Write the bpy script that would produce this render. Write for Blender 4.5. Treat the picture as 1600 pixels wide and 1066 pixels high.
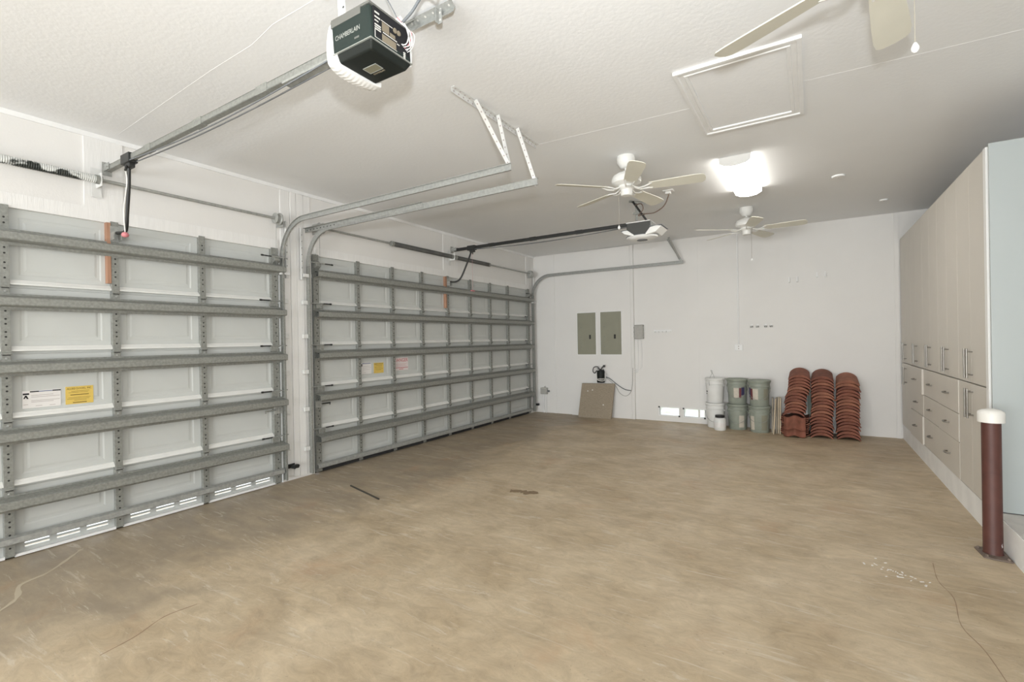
import bpy, bmesh, math, random
from mathutils import Vector, Matrix
random.seed(7)
for o in list(bpy.data.objects): bpy.data.objects.remove(o, do_unlink=True)
scene = bpy.context.scene
COL = scene.collection
PI = math.pi

# ------------------------------------------------------------------ camera, world, lights, exposure
F_PX, YAW, PITCH, ROLL, CAM_H = 747.667, 0.5578, -0.002, -0.0177, 1.4209
def make_camera():
    cd = bpy.data.cameras.new('camera'); cd.sensor_width = 36; cd.sensor_fit = 'HORIZONTAL'
    cd.lens = 36 * F_PX / 1600; cd.clip_start = 0.05
    o = bpy.data.objects.new('camera', cd); COL.objects.link(o)
    cy, sy, cp, sp = math.cos(YAW), math.sin(YAW), math.cos(PITCH), math.sin(PITCH)
    fwd = Vector((-sy * cp, cy * cp, sp)); right = Vector((cy, sy, 0)); up = right.cross(fwd)
    cr, sr = math.cos(ROLL), math.sin(ROLL)
    r2 = right * cr + up * sr; u2 = up * cr - right * sr
    m = Matrix((r2, u2, -fwd)).transposed().to_4x4(); m.translation = (0, 0, CAM_H)
    o.matrix_world = m; scene.camera = o
make_camera()
world = bpy.data.worlds.new('world'); scene.world = world; world.use_nodes = True
wb = world.node_tree.nodes['Background']; wb.inputs[0].default_value = (0.86, 0.93, 1.0, 1); wb.inputs[1].default_value = 2.8
def area(name, loc, size, size_y, power, rot, color=(1, 1, 1)):
    l = bpy.data.lights.new(name, 'AREA'); l.shape = 'RECTANGLE'; l.size = size; l.size_y = size_y
    l.energy = power; l.color = color
    o = bpy.data.objects.new(name, l); COL.objects.link(o); o.location = loc; o.rotation_euler = rot
    return o
# added fill lamp behind the photographer, daylight-tinted; the wall there is closed
area('rear_fill', (-1.5, -6.3, 1.3), 5.8, 2.4, 470, (PI / 2 + 0.30, 0, 0), (0.93, 0.97, 1.0))
# the photographer's flash just above the camera
fl = bpy.data.lights.new('flash', 'SPOT'); fl.energy = 178; fl.shadow_soft_size = 0.05; fl.color = (0.94, 0.975, 1.0)
fl.spot_size = math.radians(165); fl.spot_blend = 1.0
flo = bpy.data.objects.new('flash', fl); COL.objects.link(flo); flo.location = (0.02, -0.03, 1.77)
flo.rotation_euler = Vector((-0.50, 0.70, 0.72)).to_track_quat('-Z', 'Y').to_euler()
scene.view_settings.view_transform = 'Standard'; scene.view_settings.look = 'None'
scene.view_settings.exposure = 0.43; scene.view_settings.gamma = 1.0; scene.view_settings.use_curve_mapping = False

# ------------------------------------------------------------------ materials
MATS = {}
def mat(name, color, rough=0.6, metal=0.0, var=0.0, vscale=8.0, bump=0.0, bscale=60.0, spec=0.5, emit=None, stretch=None, dark=None, span=(0.32, 0.68)):
    m = bpy.data.materials.new(name); m.use_nodes = True; nt = m.node_tree; N = nt.nodes; L = nt.links
    b = N['Principled BSDF']
    b.inputs['Base Color'].default_value = (*color, 1); b.inputs['Roughness'].default_value = rough
    b.inputs['Metallic'].default_value = metal; b.inputs['Specular IOR Level'].default_value = spec
    tc = N.new('ShaderNodeTexCoord'); src = tc.outputs['Object']
    if stretch:
        mp = N.new('ShaderNodeMapping'); mp.inputs['Scale'].default_value = stretch; L.new(src, mp.inputs[0]); src = mp.outputs[0]
    if var or dark:
        n = N.new('ShaderNodeTexNoise'); n.inputs['Scale'].default_value = vscale; n.inputs['Detail'].default_value = 5
        L.new(src, n.inputs['Vector'])
        r = N.new('ShaderNodeValToRGB'); r.color_ramp.elements[0].position, r.color_ramp.elements[1].position = span
        lo = dark if dark else tuple(c * (1 - var) for c in color); hi = color if dark else tuple(min(1, c * (1 + var)) for c in color)
        r.color_ramp.elements[0].color = (*lo, 1); r.color_ramp.elements[1].color = (*hi, 1)
        L.new(n.outputs['Fac'], r.inputs[0]); L.new(r.outputs[0], b.inputs['Base Color'])
    if bump:
        n2 = N.new('ShaderNodeTexNoise'); n2.inputs['Scale'].default_value = bscale; n2.inputs['Detail'].default_value = 3
        L.new(src, n2.inputs['Vector'])
        bp = N.new('ShaderNodeBump'); bp.inputs['Strength'].default_value = bump; bp.inputs['Distance'].default_value = 0.004
        L.new(n2.outputs['Fac'], bp.inputs['Height']); L.new(bp.outputs[0], b.inputs['Normal'])
    if emit:
        b.inputs['Emission Color'].default_value = (*emit[0], 1); b.inputs['Emission Strength'].default_value = emit[1]
    MATS[name] = m; return m
mat('wall_paint', (0.80, 0.785, 0.76), 0.75, var=0.015, vscale=2.0, bump=0.15, bscale=90)
mat('ceiling_paint', (0.88, 0.885, 0.885), 0.85, var=0.012, vscale=1.5, bump=0.3, bscale=38)
mat('trim_paint', (0.87, 0.87, 0.86), 0.6, var=0.02, vscale=12)
mat('curb_paint', (0.92, 0.91, 0.89), 0.6, var=0.05, vscale=6, bump=0.2, bscale=50)
mat('curb_top', (0.60, 0.575, 0.54), 0.7, var=0.12, vscale=7, bump=0.2, bscale=50)
mat('door_skin', (0.575, 0.59, 0.57), 0.55, var=0.02, vscale=3)
mat('door_bead_lit', (0.80, 0.80, 0.77), 0.45, var=0.03, vscale=9)
mat('galvanized', (0.28, 0.285, 0.262), 0.5, metal=0.25, var=0.16, vscale=55)
mat('galvanized_light', (0.36, 0.365, 0.345), 0.45, metal=0.25, var=0.14, vscale=45)
mat('painted_metal', (0.74, 0.74, 0.72), 0.5, var=0.06, vscale=20)
mat('black_metal', (0.022, 0.023, 0.022), 0.45)
mat('dark_hole', (0.03, 0.03, 0.028), 0.8)
mat('black_rubber', (0.03, 0.03, 0.03), 0.8)
mat('spring_black', (0.62, 0.63, 0.61), 0.55, vscale=7, dark=(0.02, 0.024, 0.02), stretch=(1.5, 1.0, 1.5), span=(0.47, 0.53))
mat('spring_dark', (0.13, 0.13, 0.12), 0.5, vscale=5, dark=(0.055, 0.055, 0.052))
mat('wood_strip', (0.40, 0.22, 0.14), 0.7, var=0.18, vscale=25, stretch=(1, 1, 0.1))
mat('opener_black', (0.012, 0.015, 0.013), 0.5, spec=0.25)
mat('opener_side', (0.022, 0.032, 0.028), 0.55, spec=0.2)
mat('opener_gray', (0.055, 0.056, 0.052), 0.45)
mat('opener_top', (0.14, 0.14, 0.125), 0.5)
mat('lens_white', (0.85, 0.85, 0.83), 0.35)
mat('plate_olive', (0.20, 0.19, 0.13), 0.5)
mat('silver_print', (0.33, 0.34, 0.31), 0.5)
mat('white_print', (0.6, 0.59, 0.55), 0.6)
mat('tan_print', (0.22, 0.185, 0.13), 0.6)
mat('label_white', (0.80, 0.775, 0.755), 0.6)
mat('label_yellow', (0.72, 0.52, 0.12), 0.6, var=0.04, vscale=30)
mat('label_pink', (0.78, 0.70, 0.69), 0.6)
mat('ink_black', (0.02, 0.02, 0.022), 0.7, spec=0.15)
mat('ink_gray', (0.45, 0.40, 0.38), 0.7)
mat('ink_brown', (0.20, 0.13, 0.03), 0.7)
mat('ink_blue', (0.10, 0.13, 0.28), 0.7)
mat('ink_red', (0.50, 0.07, 0.08), 0.7)
mat('ink_rose', (0.62, 0.40, 0.40), 0.7)
mat('red_plastic', (0.62, 0.22, 0.24), 0.5)
mat('rope_white', (0.80, 0.79, 0.76), 0.8)
mat('cord_gray', (0.16, 0.17, 0.18), 0.5)
mat('cord_brown', (0.16, 0.11, 0.085), 0.6)
mat('fan_white', (0.84, 0.835, 0.80), 0.4)
mat('fan_blade', (0.74, 0.72, 0.62), 0.5, var=0.03, vscale=4)
mat('chain_brass', (0.45, 0.42, 0.36), 0.35, metal=0.6)
mat('fixture_cap', (0.72, 0.71, 0.68), 0.5)
mat('diffuser', (0.95, 0.94, 0.90), 0.5, emit=((1.0, 0.97, 0.91), 10.5))
mat('panel_olive', (0.27, 0.265, 0.20), 0.5, var=0.04, vscale=5)
mat('box_gray', (0.42, 0.41, 0.38), 0.5, var=0.05, vscale=30)
mat('board_tan', (0.33, 0.275, 0.205), 0.9, var=0.20, vscale=90, bump=0.3, bscale=120)
mat('bucket_white', (0.80, 0.80, 0.78), 0.4, var=0.03, vscale=10)
mat('bucket_sage', (0.30, 0.325, 0.275), 0.42, var=0.06, vscale=12)
mat('bucket_label', (0.58, 0.53, 0.45), 0.6, var=0.06, vscale=30)
mat('label_maroon', (0.17, 0.045, 0.05), 0.6)
mat('label_navy', (0.05, 0.045, 0.11), 0.6)
mat('jar_lid', (0.02, 0.02, 0.022), 0.4)
mat('plank_wood', (0.50, 0.41, 0.29), 0.7, var=0.22, vscale=14, stretch=(3, 3, 0.25))
mat('plank_grey', (0.37, 0.32, 0.25), 0.75, var=0.2, vscale=14, stretch=(3, 3, 0.25))
mat('terracotta_a', (0.235, 0.088, 0.056), 0.85, var=0.22, vscale=11, bump=0.25, bscale=80)
mat('terracotta_b', (0.30, 0.125, 0.078), 0.85, var=0.22, vscale=9, bump=0.25, bscale=80)
mat('terracotta_c', (0.185, 0.068, 0.045), 0.85, var=0.25, vscale=13, bump=0.25, bscale=80)
mat('green_plastic', (0.22, 0.26, 0.21), 0.5)
mat('cabinet_front', (0.68, 0.64, 0.575), 0.5, var=0.015, vscale=3)
mat('cabinet_body', (0.40, 0.38, 0.35), 0.6)
mat('cabinet_edge', (0.88, 0.875, 0.85), 0.5)
mat('cabinet_end', (0.425, 0.46, 0.455), 0.4, var=0.01, vscale=2)
mat('steel', (0.30, 0.285, 0.26), 0.32, metal=0.8)
mat('rust_pipe', (0.095, 0.034, 0.026), 0.5, var=0.15, vscale=14)
mat('plate_brown', (0.17, 0.13, 0.105), 0.6, var=0.25, vscale=25)
mat('cap_white', (0.84, 0.82, 0.77), 0.45)
mat('stick_dark', (0.05, 0.045, 0.035), 0.7)
mat('grass', (0.42, 0.46, 0.33), 0.9, var=0.3, vscale=7)
mat('driveway', (0.62, 0.60, 0.56), 0.9, var=0.1, vscale=3)
mat('screen', (0.55, 0.57, 0.52), 0.6)
mat('wood_plate', (0.83, 0.82, 0.80), 0.7, var=0.03, vscale=14, stretch=(1, 4, 0.3), bump=0.3, bscale=40)

def floor_material():
    m = bpy.data.materials.new('concrete_floor'); m.use_nodes = True; nt = m.node_tree; N = nt.nodes; L = nt.links
    b = N['Principled BSDF']; tc = N.new('ShaderNodeTexCoord'); P = tc.outputs['Object']
    def noise(scale, detail=5, rough=0.55, dist=0.0, sc=None):
        n = N.new('ShaderNodeTexNoise'); n.inputs['Scale'].default_value = scale; n.inputs['Detail'].default_value = detail
        n.inputs['Roughness'].default_value = rough; n.inputs['Distortion'].default_value = dist
        if sc:
            mp = N.new('ShaderNodeMapping'); mp.inputs['Scale'].default_value = sc; mp.inputs['Rotation'].default_value = (0, 0, 0.5)
            L.new(P, mp.inputs[0]); L.new(mp.outputs[0], n.inputs['Vector'])
        else: L.new(P, n.inputs['Vector'])
        return n.outputs['Fac']
    def ramp(src, p0, p1, c0=(0, 0, 0), c1=(1, 1, 1)):
        r = N.new('ShaderNodeValToRGB'); e = r.color_ramp.elements
        e[0].position, e[1].position = p0, p1; e[0].color = (*c0, 1); e[1].color = (*c1, 1)
        L.new(src, r.inputs[0]); return r.outputs[0]
    def mix(fac, a, c, mode='MIX'):
        x = N.new('ShaderNodeMix'); x.data_type = 'RGBA'; x.blend_type = mode
        if isinstance(fac, float): x.inputs[0].default_value = fac
        else: L.new(fac, x.inputs[0])
        for s, i in ((a, 6), (c, 7)):
            if isinstance(s, tuple): x.inputs[i].default_value = (*s, 1)
            else: L.new(s, x.inputs[i])
        return x.outputs[2]
    def math_(op, a, c):
        x = N.new('ShaderNodeMath'); x.operation = op
        for s, i in ((a, 0), (c, 1)):
            if isinstance(s, (int, float)): x.inputs[i].default_value = s
            else: L.new(s, x.inputs[i])
        return x.outputs[0]
    base = ramp(noise(2.2, 6, 0.6, 0.6), 0.3, 0.7, (0.44, 0.345, 0.228), (0.615, 0.508, 0.365))
    fine = ramp(noise(7, 12, 0.78, 0.9, (0.8, 1.7, 1)), 0.34, 0.66, (0.80, 0.79, 0.78), (1.12, 1.115, 1.10))
    c = mix(1.0, base, fine, 'MULTIPLY')
    # traffic dirt ground into the slab along the garage doors
    sx = N.new('ShaderNodeSeparateXYZ'); L.new(P, sx.inputs[0])
    edge = math_('ADD', sx.outputs['X'], math_('MULTIPLY', noise(0.9, 4, 0.6, 0.8), 2.0))
    dirt = ramp(math_('MULTIPLY', math_('ADD', edge, 5.0), 0.25), 0.62, 0.72, (1, 1, 1), (0, 0, 0))
    streak = ramp(noise(3.5, 6, 0.65, 0.5, (0.5, 2.2, 1)), 0.3, 0.65, (0.45, 0.45, 0.45), (1, 1, 1))
    c = mix(math_('MULTIPLY', math_('MULTIPLY', dirt, streak), 0.85), c, (0.285, 0.235, 0.175))
    # dark damp blotches, rusty patches, pale scuffs
    bl = ramp(noise(1.3, 7, 0.65, 1.2, (0.7, 1.5, 1)), 0.54, 0.72)
    c = mix(math_('MULTIPLY', bl, 0.38), c, (0.30, 0.23, 0.155))
    ru = ramp(noise(1.7, 6, 0.65, 0.4), 0.57, 0.72)
    c = mix(math_('MULTIPLY', ru, 0.40), c, (0.46, 0.27, 0.15))
    sc = ramp(noise(5, 10, 0.72, 1.8, (0.35, 2.6, 1)), 0.565, 0.64)
    c = mix(math_('MULTIPLY', sc, 0.5), c, (0.66, 0.60, 0.50))
    sp = ramp(noise(55, 2, 0.5), 0.27, 0.31, (1, 1, 1), (0, 0, 0))
    c = mix(math_('MULTIPLY', sp, 0.4), c, (0.22, 0.17, 0.12))
    L.new(c, b.inputs['Base Color'])
    rr = ramp(noise(2.6, 4), 0.3, 0.7, (0.42, 0.42, 0.42), (0.62, 0.62, 0.62)); L.new(rr, b.inputs['Roughness'])
    b.inputs['Specular IOR Level'].default_value = 0.35
    bp = N.new('ShaderNodeBump'); bp.inputs['Strength'].default_value = 0.10; bp.inputs['Distance'].default_value = 0.003
    L.new(noise(14, 8, 0.7), bp.inputs['Height']); L.new(bp.outputs[0], b.inputs['Normal'])
    MATS['concrete_floor'] = m
floor_material()

# ------------------------------------------------------------------ mesh helpers
class MB:
    def __init__(s): s.v = []; s.f = []
    def add(s, vs, fs):
        n = len(s.v); s.v += [tuple(p) for p in vs]; s.f += [tuple(i + n for i in f) for f in fs]; return s
    def hexa(s, p):
        return s.add(p, [(0, 3, 2, 1), (4, 5, 6, 7), (0, 1, 5, 4), (1, 2, 6, 5), (2, 3, 7, 6), (3, 0, 4, 7)])
    def box(s, x0, x1, y0, y1, z0, z1):
        return s.hexa([(x0, y0, z0), (x1, y0, z0), (x1, y1, z0), (x0, y1, z0), (x0, y0, z1), (x1, y0, z1), (x1, y1, z1), (x0, y1, z1)])
    def obox(s, c, ex, ey, ez, hx, hy, hz):
        c, ex, ey, ez = Vector(c), Vector(ex).normalized() * hx, Vector(ey).normalized() * hy, Vector(ez).normalized() * hz
        return s.hexa([c + a * ex + b * ey + d * ez for d in (-1, 1) for a, b in ((-1, -1), (1, -1), (1, 1), (-1, 1))])
    def bar(s, p, q, w, h, up=(0, 0, 1)):
        p, q = Vector(p), Vector(q); t = (q - p).normalized(); u = Vector(up); sd = t.cross(u).normalized(); u = sd.cross(t)
        return s.obox((p + q) / 2, t, sd, u, (q - p).length / 2, w / 2, h / 2)
    def prism(s, poly, axis, a0, a1):
        n = len(poly)
        def P(q, a): return {'x': (a, q[0], q[1]), 'y': (q[0], a, q[1]), 'z': (q[0], q[1], a)}[axis]
        vs = [P(q, a0) for q in poly] + [P(q, a1) for q in poly]
        fs = [tuple(range(n - 1, -1, -1)), tuple(range(n, 2 * n))] + [(i, (i + 1) % n, n + (i + 1) % n, n + i) for i in range(n)]
        return s.add(vs, fs)
    def tube(s, pts, r, n=8, cap=True):
        pts = [Vector(p) for p in pts]; m = len(pts); rs = r if isinstance(r, (list, tuple)) else [r] * m
        t = (pts[1] - pts[0]).normalized(); a = Vector((0, 0, 1)) if abs(t.z) < 0.9 else Vector((1, 0, 0))
        nrm = t.cross(a).normalized(); vs = []
        for i in range(m):
            t2 = (pts[min(i + 1, m - 1)] - pts[max(i - 1, 0)]).normalized()
            nrm = (nrm - t2 * nrm.dot(t2)).normalized(); bn = t2.cross(nrm)
            for k in range(n):
                an = 2 * PI * k / n; vs.append(pts[i] + (nrm * math.cos(an) + bn * math.sin(an)) * rs[i])
        fs = [(i * n + k, i * n + (k + 1) % n, (i + 1) * n + (k + 1) % n, (i + 1) * n + k) for i in range(m - 1) for k in range(n)]
        if cap: fs += [tuple(range(n - 1, -1, -1)), tuple(range((m - 1) * n, m * n))]
        return s.add(vs, fs)
    def cyl(s, p, q, r, n=16): return s.tube([p, q], r, n)
    def lathe(s, prof, c, n=28, axis='z', sx=1.0, sy=1.0):
        vs = []
        for r, h in prof:
            for k in range(n):
                a = 2 * PI * k / n; x, y = r * math.cos(a) * sx, r * math.sin(a) * sy
                vs.append({'z': (c[0] + x, c[1] + y, c[2] + h), 'y': (c[0] + x, c[1] + h, c[2] + y), 'x': (c[0] + h, c[1] + x, c[2] + y)}[axis])
        m = len(prof)
        fs = [(i * n + k, i * n + (k + 1) % n, (i + 1) * n + (k + 1) % n, (i + 1) * n + k) for i in range(m - 1) for k in range(n)]
        fs += [tuple(range(n - 1, -1, -1)), tuple(range((m - 1) * n, m * n))]
        return s.add(vs, fs)
    def sweep_xz(s, prof, path, y):
        """closed profile (in-plane normal u, y offset w) swept along a path of (x, z) at constant y"""
        m, n = len(path), len(prof); vs = []
        for i in range(m):
            a, b = path[max(i - 1, 0)], path[min(i + 1, m - 1)]
            tx, tz = b[0] - a[0], b[1] - a[1]; l = math.hypot(tx, tz); nx, nz = -tz / l, tx / l
            for u, w in prof: vs.append((path[i][0] + nx * u, y + w, path[i][1] + nz * u))
        fs = [(i * n + k, i * n + (k + 1) % n, (i + 1) * n + (k + 1) % n, (i + 1) * n + k) for i in range(m - 1) for k in range(n)]
        fs += [tuple(range(n - 1, -1, -1)), tuple(range((m - 1) * n, m * n))]
        return s.add(vs, fs)
    def build(s, name, m, parent=None, smooth=None, bevel=None, origin=None, seg=2):
        o0 = Vector(origin) if origin else (parent_loc(parent) if parent else Vector((0, 0, 0)))
        me = bpy.data.meshes.new(name)
        me.from_pydata([tuple(Vector(p) - o0) for p in s.v], [], s.f)
        bm = bmesh.new(); bm.from_mesh(me); bmesh.ops.recalc_face_normals(bm, faces=bm.faces); bm.to_mesh(me); bm.free()
        if smooth is not None:
            me.polygons.foreach_set('use_smooth', [True] * len(me.polygons)); me.set_sharp_from_angle(angle=math.radians(smooth))
        me.materials.append(MATS[m])
        o = bpy.data.objects.new(name, me); COL.objects.link(o)
        if parent: o.parent = parent; o.location = o0 - parent_loc(parent)
        else: o.location = o0
        if bevel:
            b = o.modifiers.new('bevel', 'BEVEL'); b.width = bevel; b.segments = seg; b.limit_method = 'ANGLE'
        return o
def parent_loc(o):
    l = Vector((0, 0, 0))
    while o: l = l + Vector(o.location); o = o.parent
    return l
def tag(o, label, cat=None, group=None, kind=None):
    o['label'] = label
    if cat: o['category'] = cat
    if group: o['group'] = group
    if kind: o['kind'] = kind
    return o
def thing(name, loc, label, cat, group=None, kind=None):
    o = bpy.data.objects.new(name, None); COL.objects.link(o); o.location = loc; o.empty_display_size = 0.1
    return tag(o, label, cat, group, kind)
def inst(src, name, parent, loc):
    """another mesh object sharing src's mesh, at a world place"""
    o = bpy.data.objects.new(name, src.data); COL.objects.link(o)
    for md in src.modifiers:
        b = o.modifiers.new(md.name, md.type); b.width = md.width; b.segments = md.segments; b.limit_method = md.limit_method
    o.parent = parent; o.location = Vector(loc) - (parent_loc(parent) if parent else Vector((0, 0, 0))); return o
def thick(pts, t):
    """closed outline of an open polyline given a sheet thickness"""
    n = len(pts); off = []
    for i in range(n):
        a, b = pts[max(i - 1, 0)], pts[min(i + 1, n - 1)]
        dx, dy = b[0] - a[0], b[1] - a[1]; l = math.hypot(dx, dy); off.append((pts[i][0] - dy / l * t, pts[i][1] + dx / l * t))
    return list(pts) + off[::-1]
def text(s, size, o, r, u, m, parent, name='lettering', depth=0.0006, align='LEFT', width=None):
    cu = bpy.data.curves.new('t', 'FONT'); cu.body = s; cu.size = size; cu.align_x = align; cu.extrude = depth; cu.resolution_u = 2
    ob = bpy.data.objects.new('t', cu); COL.objects.link(ob); bpy.context.view_layer.update()
    me = bpy.data.meshes.new_from_object(ob.evaluated_get(bpy.context.evaluated_depsgraph_get()))
    bpy.data.objects.remove(ob, do_unlink=True); bpy.data.curves.remove(cu)
    o, r, u = Vector(o), Vector(r), Vector(u); nn = r.cross(u); xs = [v.co.x for v in me.vertices]; w = max(xs) - min(xs); k = width / w if width else 1.0
    b0 = parent_loc(parent)
    for v in me.vertices: v.co = o - b0 + r * (v.co.x * k) + u * v.co.y + nn * v.co.z
    me.name = name; me.materials.clear(); me.materials.append(MATS[m])
    ob = bpy.data.objects.new(name, me); COL.objects.link(ob); ob.parent = parent; return ob
def arc(cx, cz, r, a0, a1, n):
    return [(cx + r * math.cos(a0 + (a1 - a0) * i / n), cz + r * math.sin(a0 + (a1 - a0) * i / n)) for i in range(n + 1)]
def spline(pts, n=6):
    """Catmull-Rom through points"""
    P = [Vector(p) for p in pts]; P = [P[0] * 2 - P[1]] + P + [P[-1] * 2 - P[-2]]; out = []
    for i in range(1, len(P) - 2):
        a, b, c, d = P[i - 1:i + 3]
        for k in range(n):
            t = k / n; out.append(0.5 * ((2 * b) + (c - a) * t + (2 * a - 5 * b + 4 * c - d) * t * t + (3 * b - a - 3 * c + d) * t ** 3))
    return out + [P[-2]]

# ------------------------------------------------------------------ the room
XL, YB, HC, XC = -4.616, 8.243, 3.05, 1.035      # door wall, far wall, ceiling height, cabinet fronts
XR, YF = 1.66, -6.5
YP = YB - 0.035                                    # face of the furred-out board behind the breaker panels
def struct(name, mb, m, label, **k):
    return tag(mb.build(name, m, **k), label, kind='structure')
struct('floor', MB().box(XL - 0.25, XR + 0.2, YF - 0.2, YB + 0.2, -0.2, 0), 'concrete_floor', 'tan stained bare concrete garage floor')
ceil = struct('ceiling', MB().box(XL - 0.2, XR + 0.2, YF - 0.2, YB + 0.2, HC, HC + 0.15), 'ceiling_paint', 'white textured garage ceiling')
LD = (0.16, 2.91); RD = (3.28, 8.05); ZO = 2.385
w = MB()
w.box(XL - 0.2, XL, YF, LD[0], 0, HC).box(XL - 0.2, XL, LD[0], LD[1], ZO, HC).box(XL - 0.2, XL, LD[1], RD[0], 0, HC)
w.box(XL - 0.2, XL, RD[0], RD[1], ZO, HC).box(XL - 0.2, XL, RD[1], YB + 0.2, 0, HC)
wall_left = struct('wall_left', w, 'wall_paint', 'white painted wall with two garage door openings')
VENTS = [(-2.196, -1.881, 0.105, 0.232), (-1.797, -1.479, 0.10, 0.225)]
w = MB(); xs = [XL] + [q for v in VENTS for q in v[:2]] + [XR]
w.box(XL, XR, YB, YB + 0.15, 0.235, HC).box(XL, XR, YB, YB + 0.15, 0, 0.10)
for i in (0, 2, 4): w.box(xs[i], xs[i + 1], YB, YB + 0.15, 0.10, 0.235)
wall_back = struct('wall_back', w, 'wall_paint', 'white painted far wall with low vents')
struct('wall_right', MB().box(XR, XR + 0.15, YF, YB + 0.15, 0, HC), 'wall_paint', 'white painted wall behind the tall cabinets')
struct('wall_front', MB().box(XL, XR, YF - 0.15, YF, 0, HC), 'wall_paint', 'white painted wall opposite the breaker panels')
curb = MB().box(XC + 0.006, XR, YF, YB, 0, 0.192)
cu = struct('trim_1', curb, 'curb_paint', 'white painted raised concrete curb under the cabinets')
MB().box(XC + 0.012, XR, YF, 4.47, 0.192, 0.197).build('curb_top', 'curb_top', cu)
# boards fixed to the door wall
hd = struct('trim_2', MB().box(XL, XL + 0.014, YF, YB, HC - 0.035, HC), 'trim_paint', 'thin white moulding along the top of the door wall')
bd = MB().box(XL, XL + 0.009, 1.36, 1.60, ZO + 0.06, HC - 0.035)
struct('trim_3', bd, 'wood_plate', 'white painted plate behind the spring of the small garage door')
struct('trim_4', MB().box(XL, XL + 0.009, 5.50, 5.84, ZO + 0.06, HC - 0.035), 'wood_plate', 'white painted plate behind the springs of the large garage door')
struct('trim_5', MB().box(XL, XL + 0.012, LD[0], LD[1] - 0.02, ZO, ZO + 0.10), 'wood_plate', 'white painted header board above the small garage door')
struct('trim_6', MB().box(XL, XL + 0.012, RD[0] + 0.05, RD[1] - 0.02, ZO, ZO + 0.09), 'wood_plate', 'white painted header board above the large garage door')
pier = thing('trim_7', (XL, 3.08, 0), 'white painted boards covering the pier between the garage doors', None, kind='structure')
if 'category' in pier: del pier['category']
for y0, y1, d, z0 in ((2.925, 3.03, 0.008, 0.045), (3.034, 3.10, 0.014, 0.03), (3.104, 3.185, 0.012, 0.02), (3.19, 3.275, 0.007, 0.02)):
    MB().box(XL, XL + d, y0, y1, z0, HC - 0.035).build('board', 'wood_plate', pier, bevel=0.003)
struct('trim_8', MB().box(XL, XL + 0.009, 7.93, 8.05, ZO, HC - 0.035), 'wood_plate', 'white painted board at the far end of the door header')
# far wall: furred board and battens
struct('trim_9', MB().box(-3.815, -2.665, YP, YB, 0, HC - 0.01), 'wall_paint', 'white board furred out behind the breaker panels')
for i, (x, wd, d, z0, lab) in enumerate(((-4.17, 0.025, 0.007, 0.0, 'narrow white batten between the garage door and the breaker panels'),
        (-2.635, 0.05, 0.045, 0.0, 'white batten running from floor to ceiling beside the breaker panels'),
        (-1.56, 0.03, 0.005, 0.0, 'white batten on the far wall above the low vents'),
        (-0.275, 0.03, 0.005, 0.0, 'white batten on the far wall behind the tile stacks'),
        (1.0, 0.05, 0.015, 0.0, 'white batten in the corner beside the cabinets'))):
    struct('trim_%d' % (10 + i), MB().box(x - wd / 2, x + wd / 2, YB - d, YB, z0, HC - 0.005), 'wall_paint', lab)
# fine drywall seams on the ceiling
for pts in ([(-4.475, 1.532), (-3.6, 1.50), (-2.989, 1.479), (-2.55, 1.475), (-2.3, 1.44), (-1.976, 1.445)], [(-1.911, 3.522), (-1.2, 3.56), (-0.216, 3.604), (0.4, 3.64), (1.4, 3.69)]):
    MB().tube([(x, y, HC) for x, y in pts], 0.0011, 6).build('seam', 'ceiling_paint', ceil)
# outside
tag(MB().box(XL - 9, XL - 0.26, -6, 16, -0.28, -0.06).build('driveway', 'driveway'), 'pale driveway outside the garage doors', kind='structure')
tag(MB().box(XL - 0.2, 8, YB + 0.21, YB + 12, -0.28, -0.02).build('lawn', 'grass'), 'green lawn behind the far wall', kind='structure')

# wall vents
for i, (x0, x1, z0, z1) in enumerate(VENTS):
    t = thing('wall_vent', ((x0 + x1) / 2, YB - 0.01, z0 - 0.015), 'low screened vent in the far wall, %s' % ('the one nearer the leaning board' if i == 0 else 'the one beside the white buckets'), 'vent', 'low vents in the far wall')
    f = MB(); e = 0.016
    f.box(x0 - e, x1 + e, YB - 0.012, YB + 0.02, z1, z1 + e).box(x0 - e, x1 + e, YB - 0.012, YB + 0.02, z0 - e, z0)
    f.box(x0 - e, x0, YB - 0.012, YB + 0.02, z0, z1).box(x1, x1 + e, YB - 0.012, YB + 0.02, z0, z1)
    f.build('frame', 'trim_paint', t)
    g = MB()
    for k in range(1, 12): g.box(x0 + (x1 - x0) * k / 12 - 0.0008, x0 + (x1 - x0) * k / 12 + 0.0008, YB + 0.03, YB + 0.0316, z0, z1)
    for k in range(1, 5): g.box(x0, x1, YB + 0.032, YB + 0.0336, z0 + (z1 - z0) * k / 5 - 0.0008, z0 + (z1 - z0) * k / 5 + 0.0008)
    g.build('screen', 'screen', t)
    for cx, cz in ((x0 - 0.008, z1 + 0.008), (x1 + 0.008, z0 - 0.008)): MB().box(cx - 0.012, cx + 0.012, YB - 0.018, YB - 0.010, cz - 0.012, cz + 0.012).build('clip', 'dark_hole', t)

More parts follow.
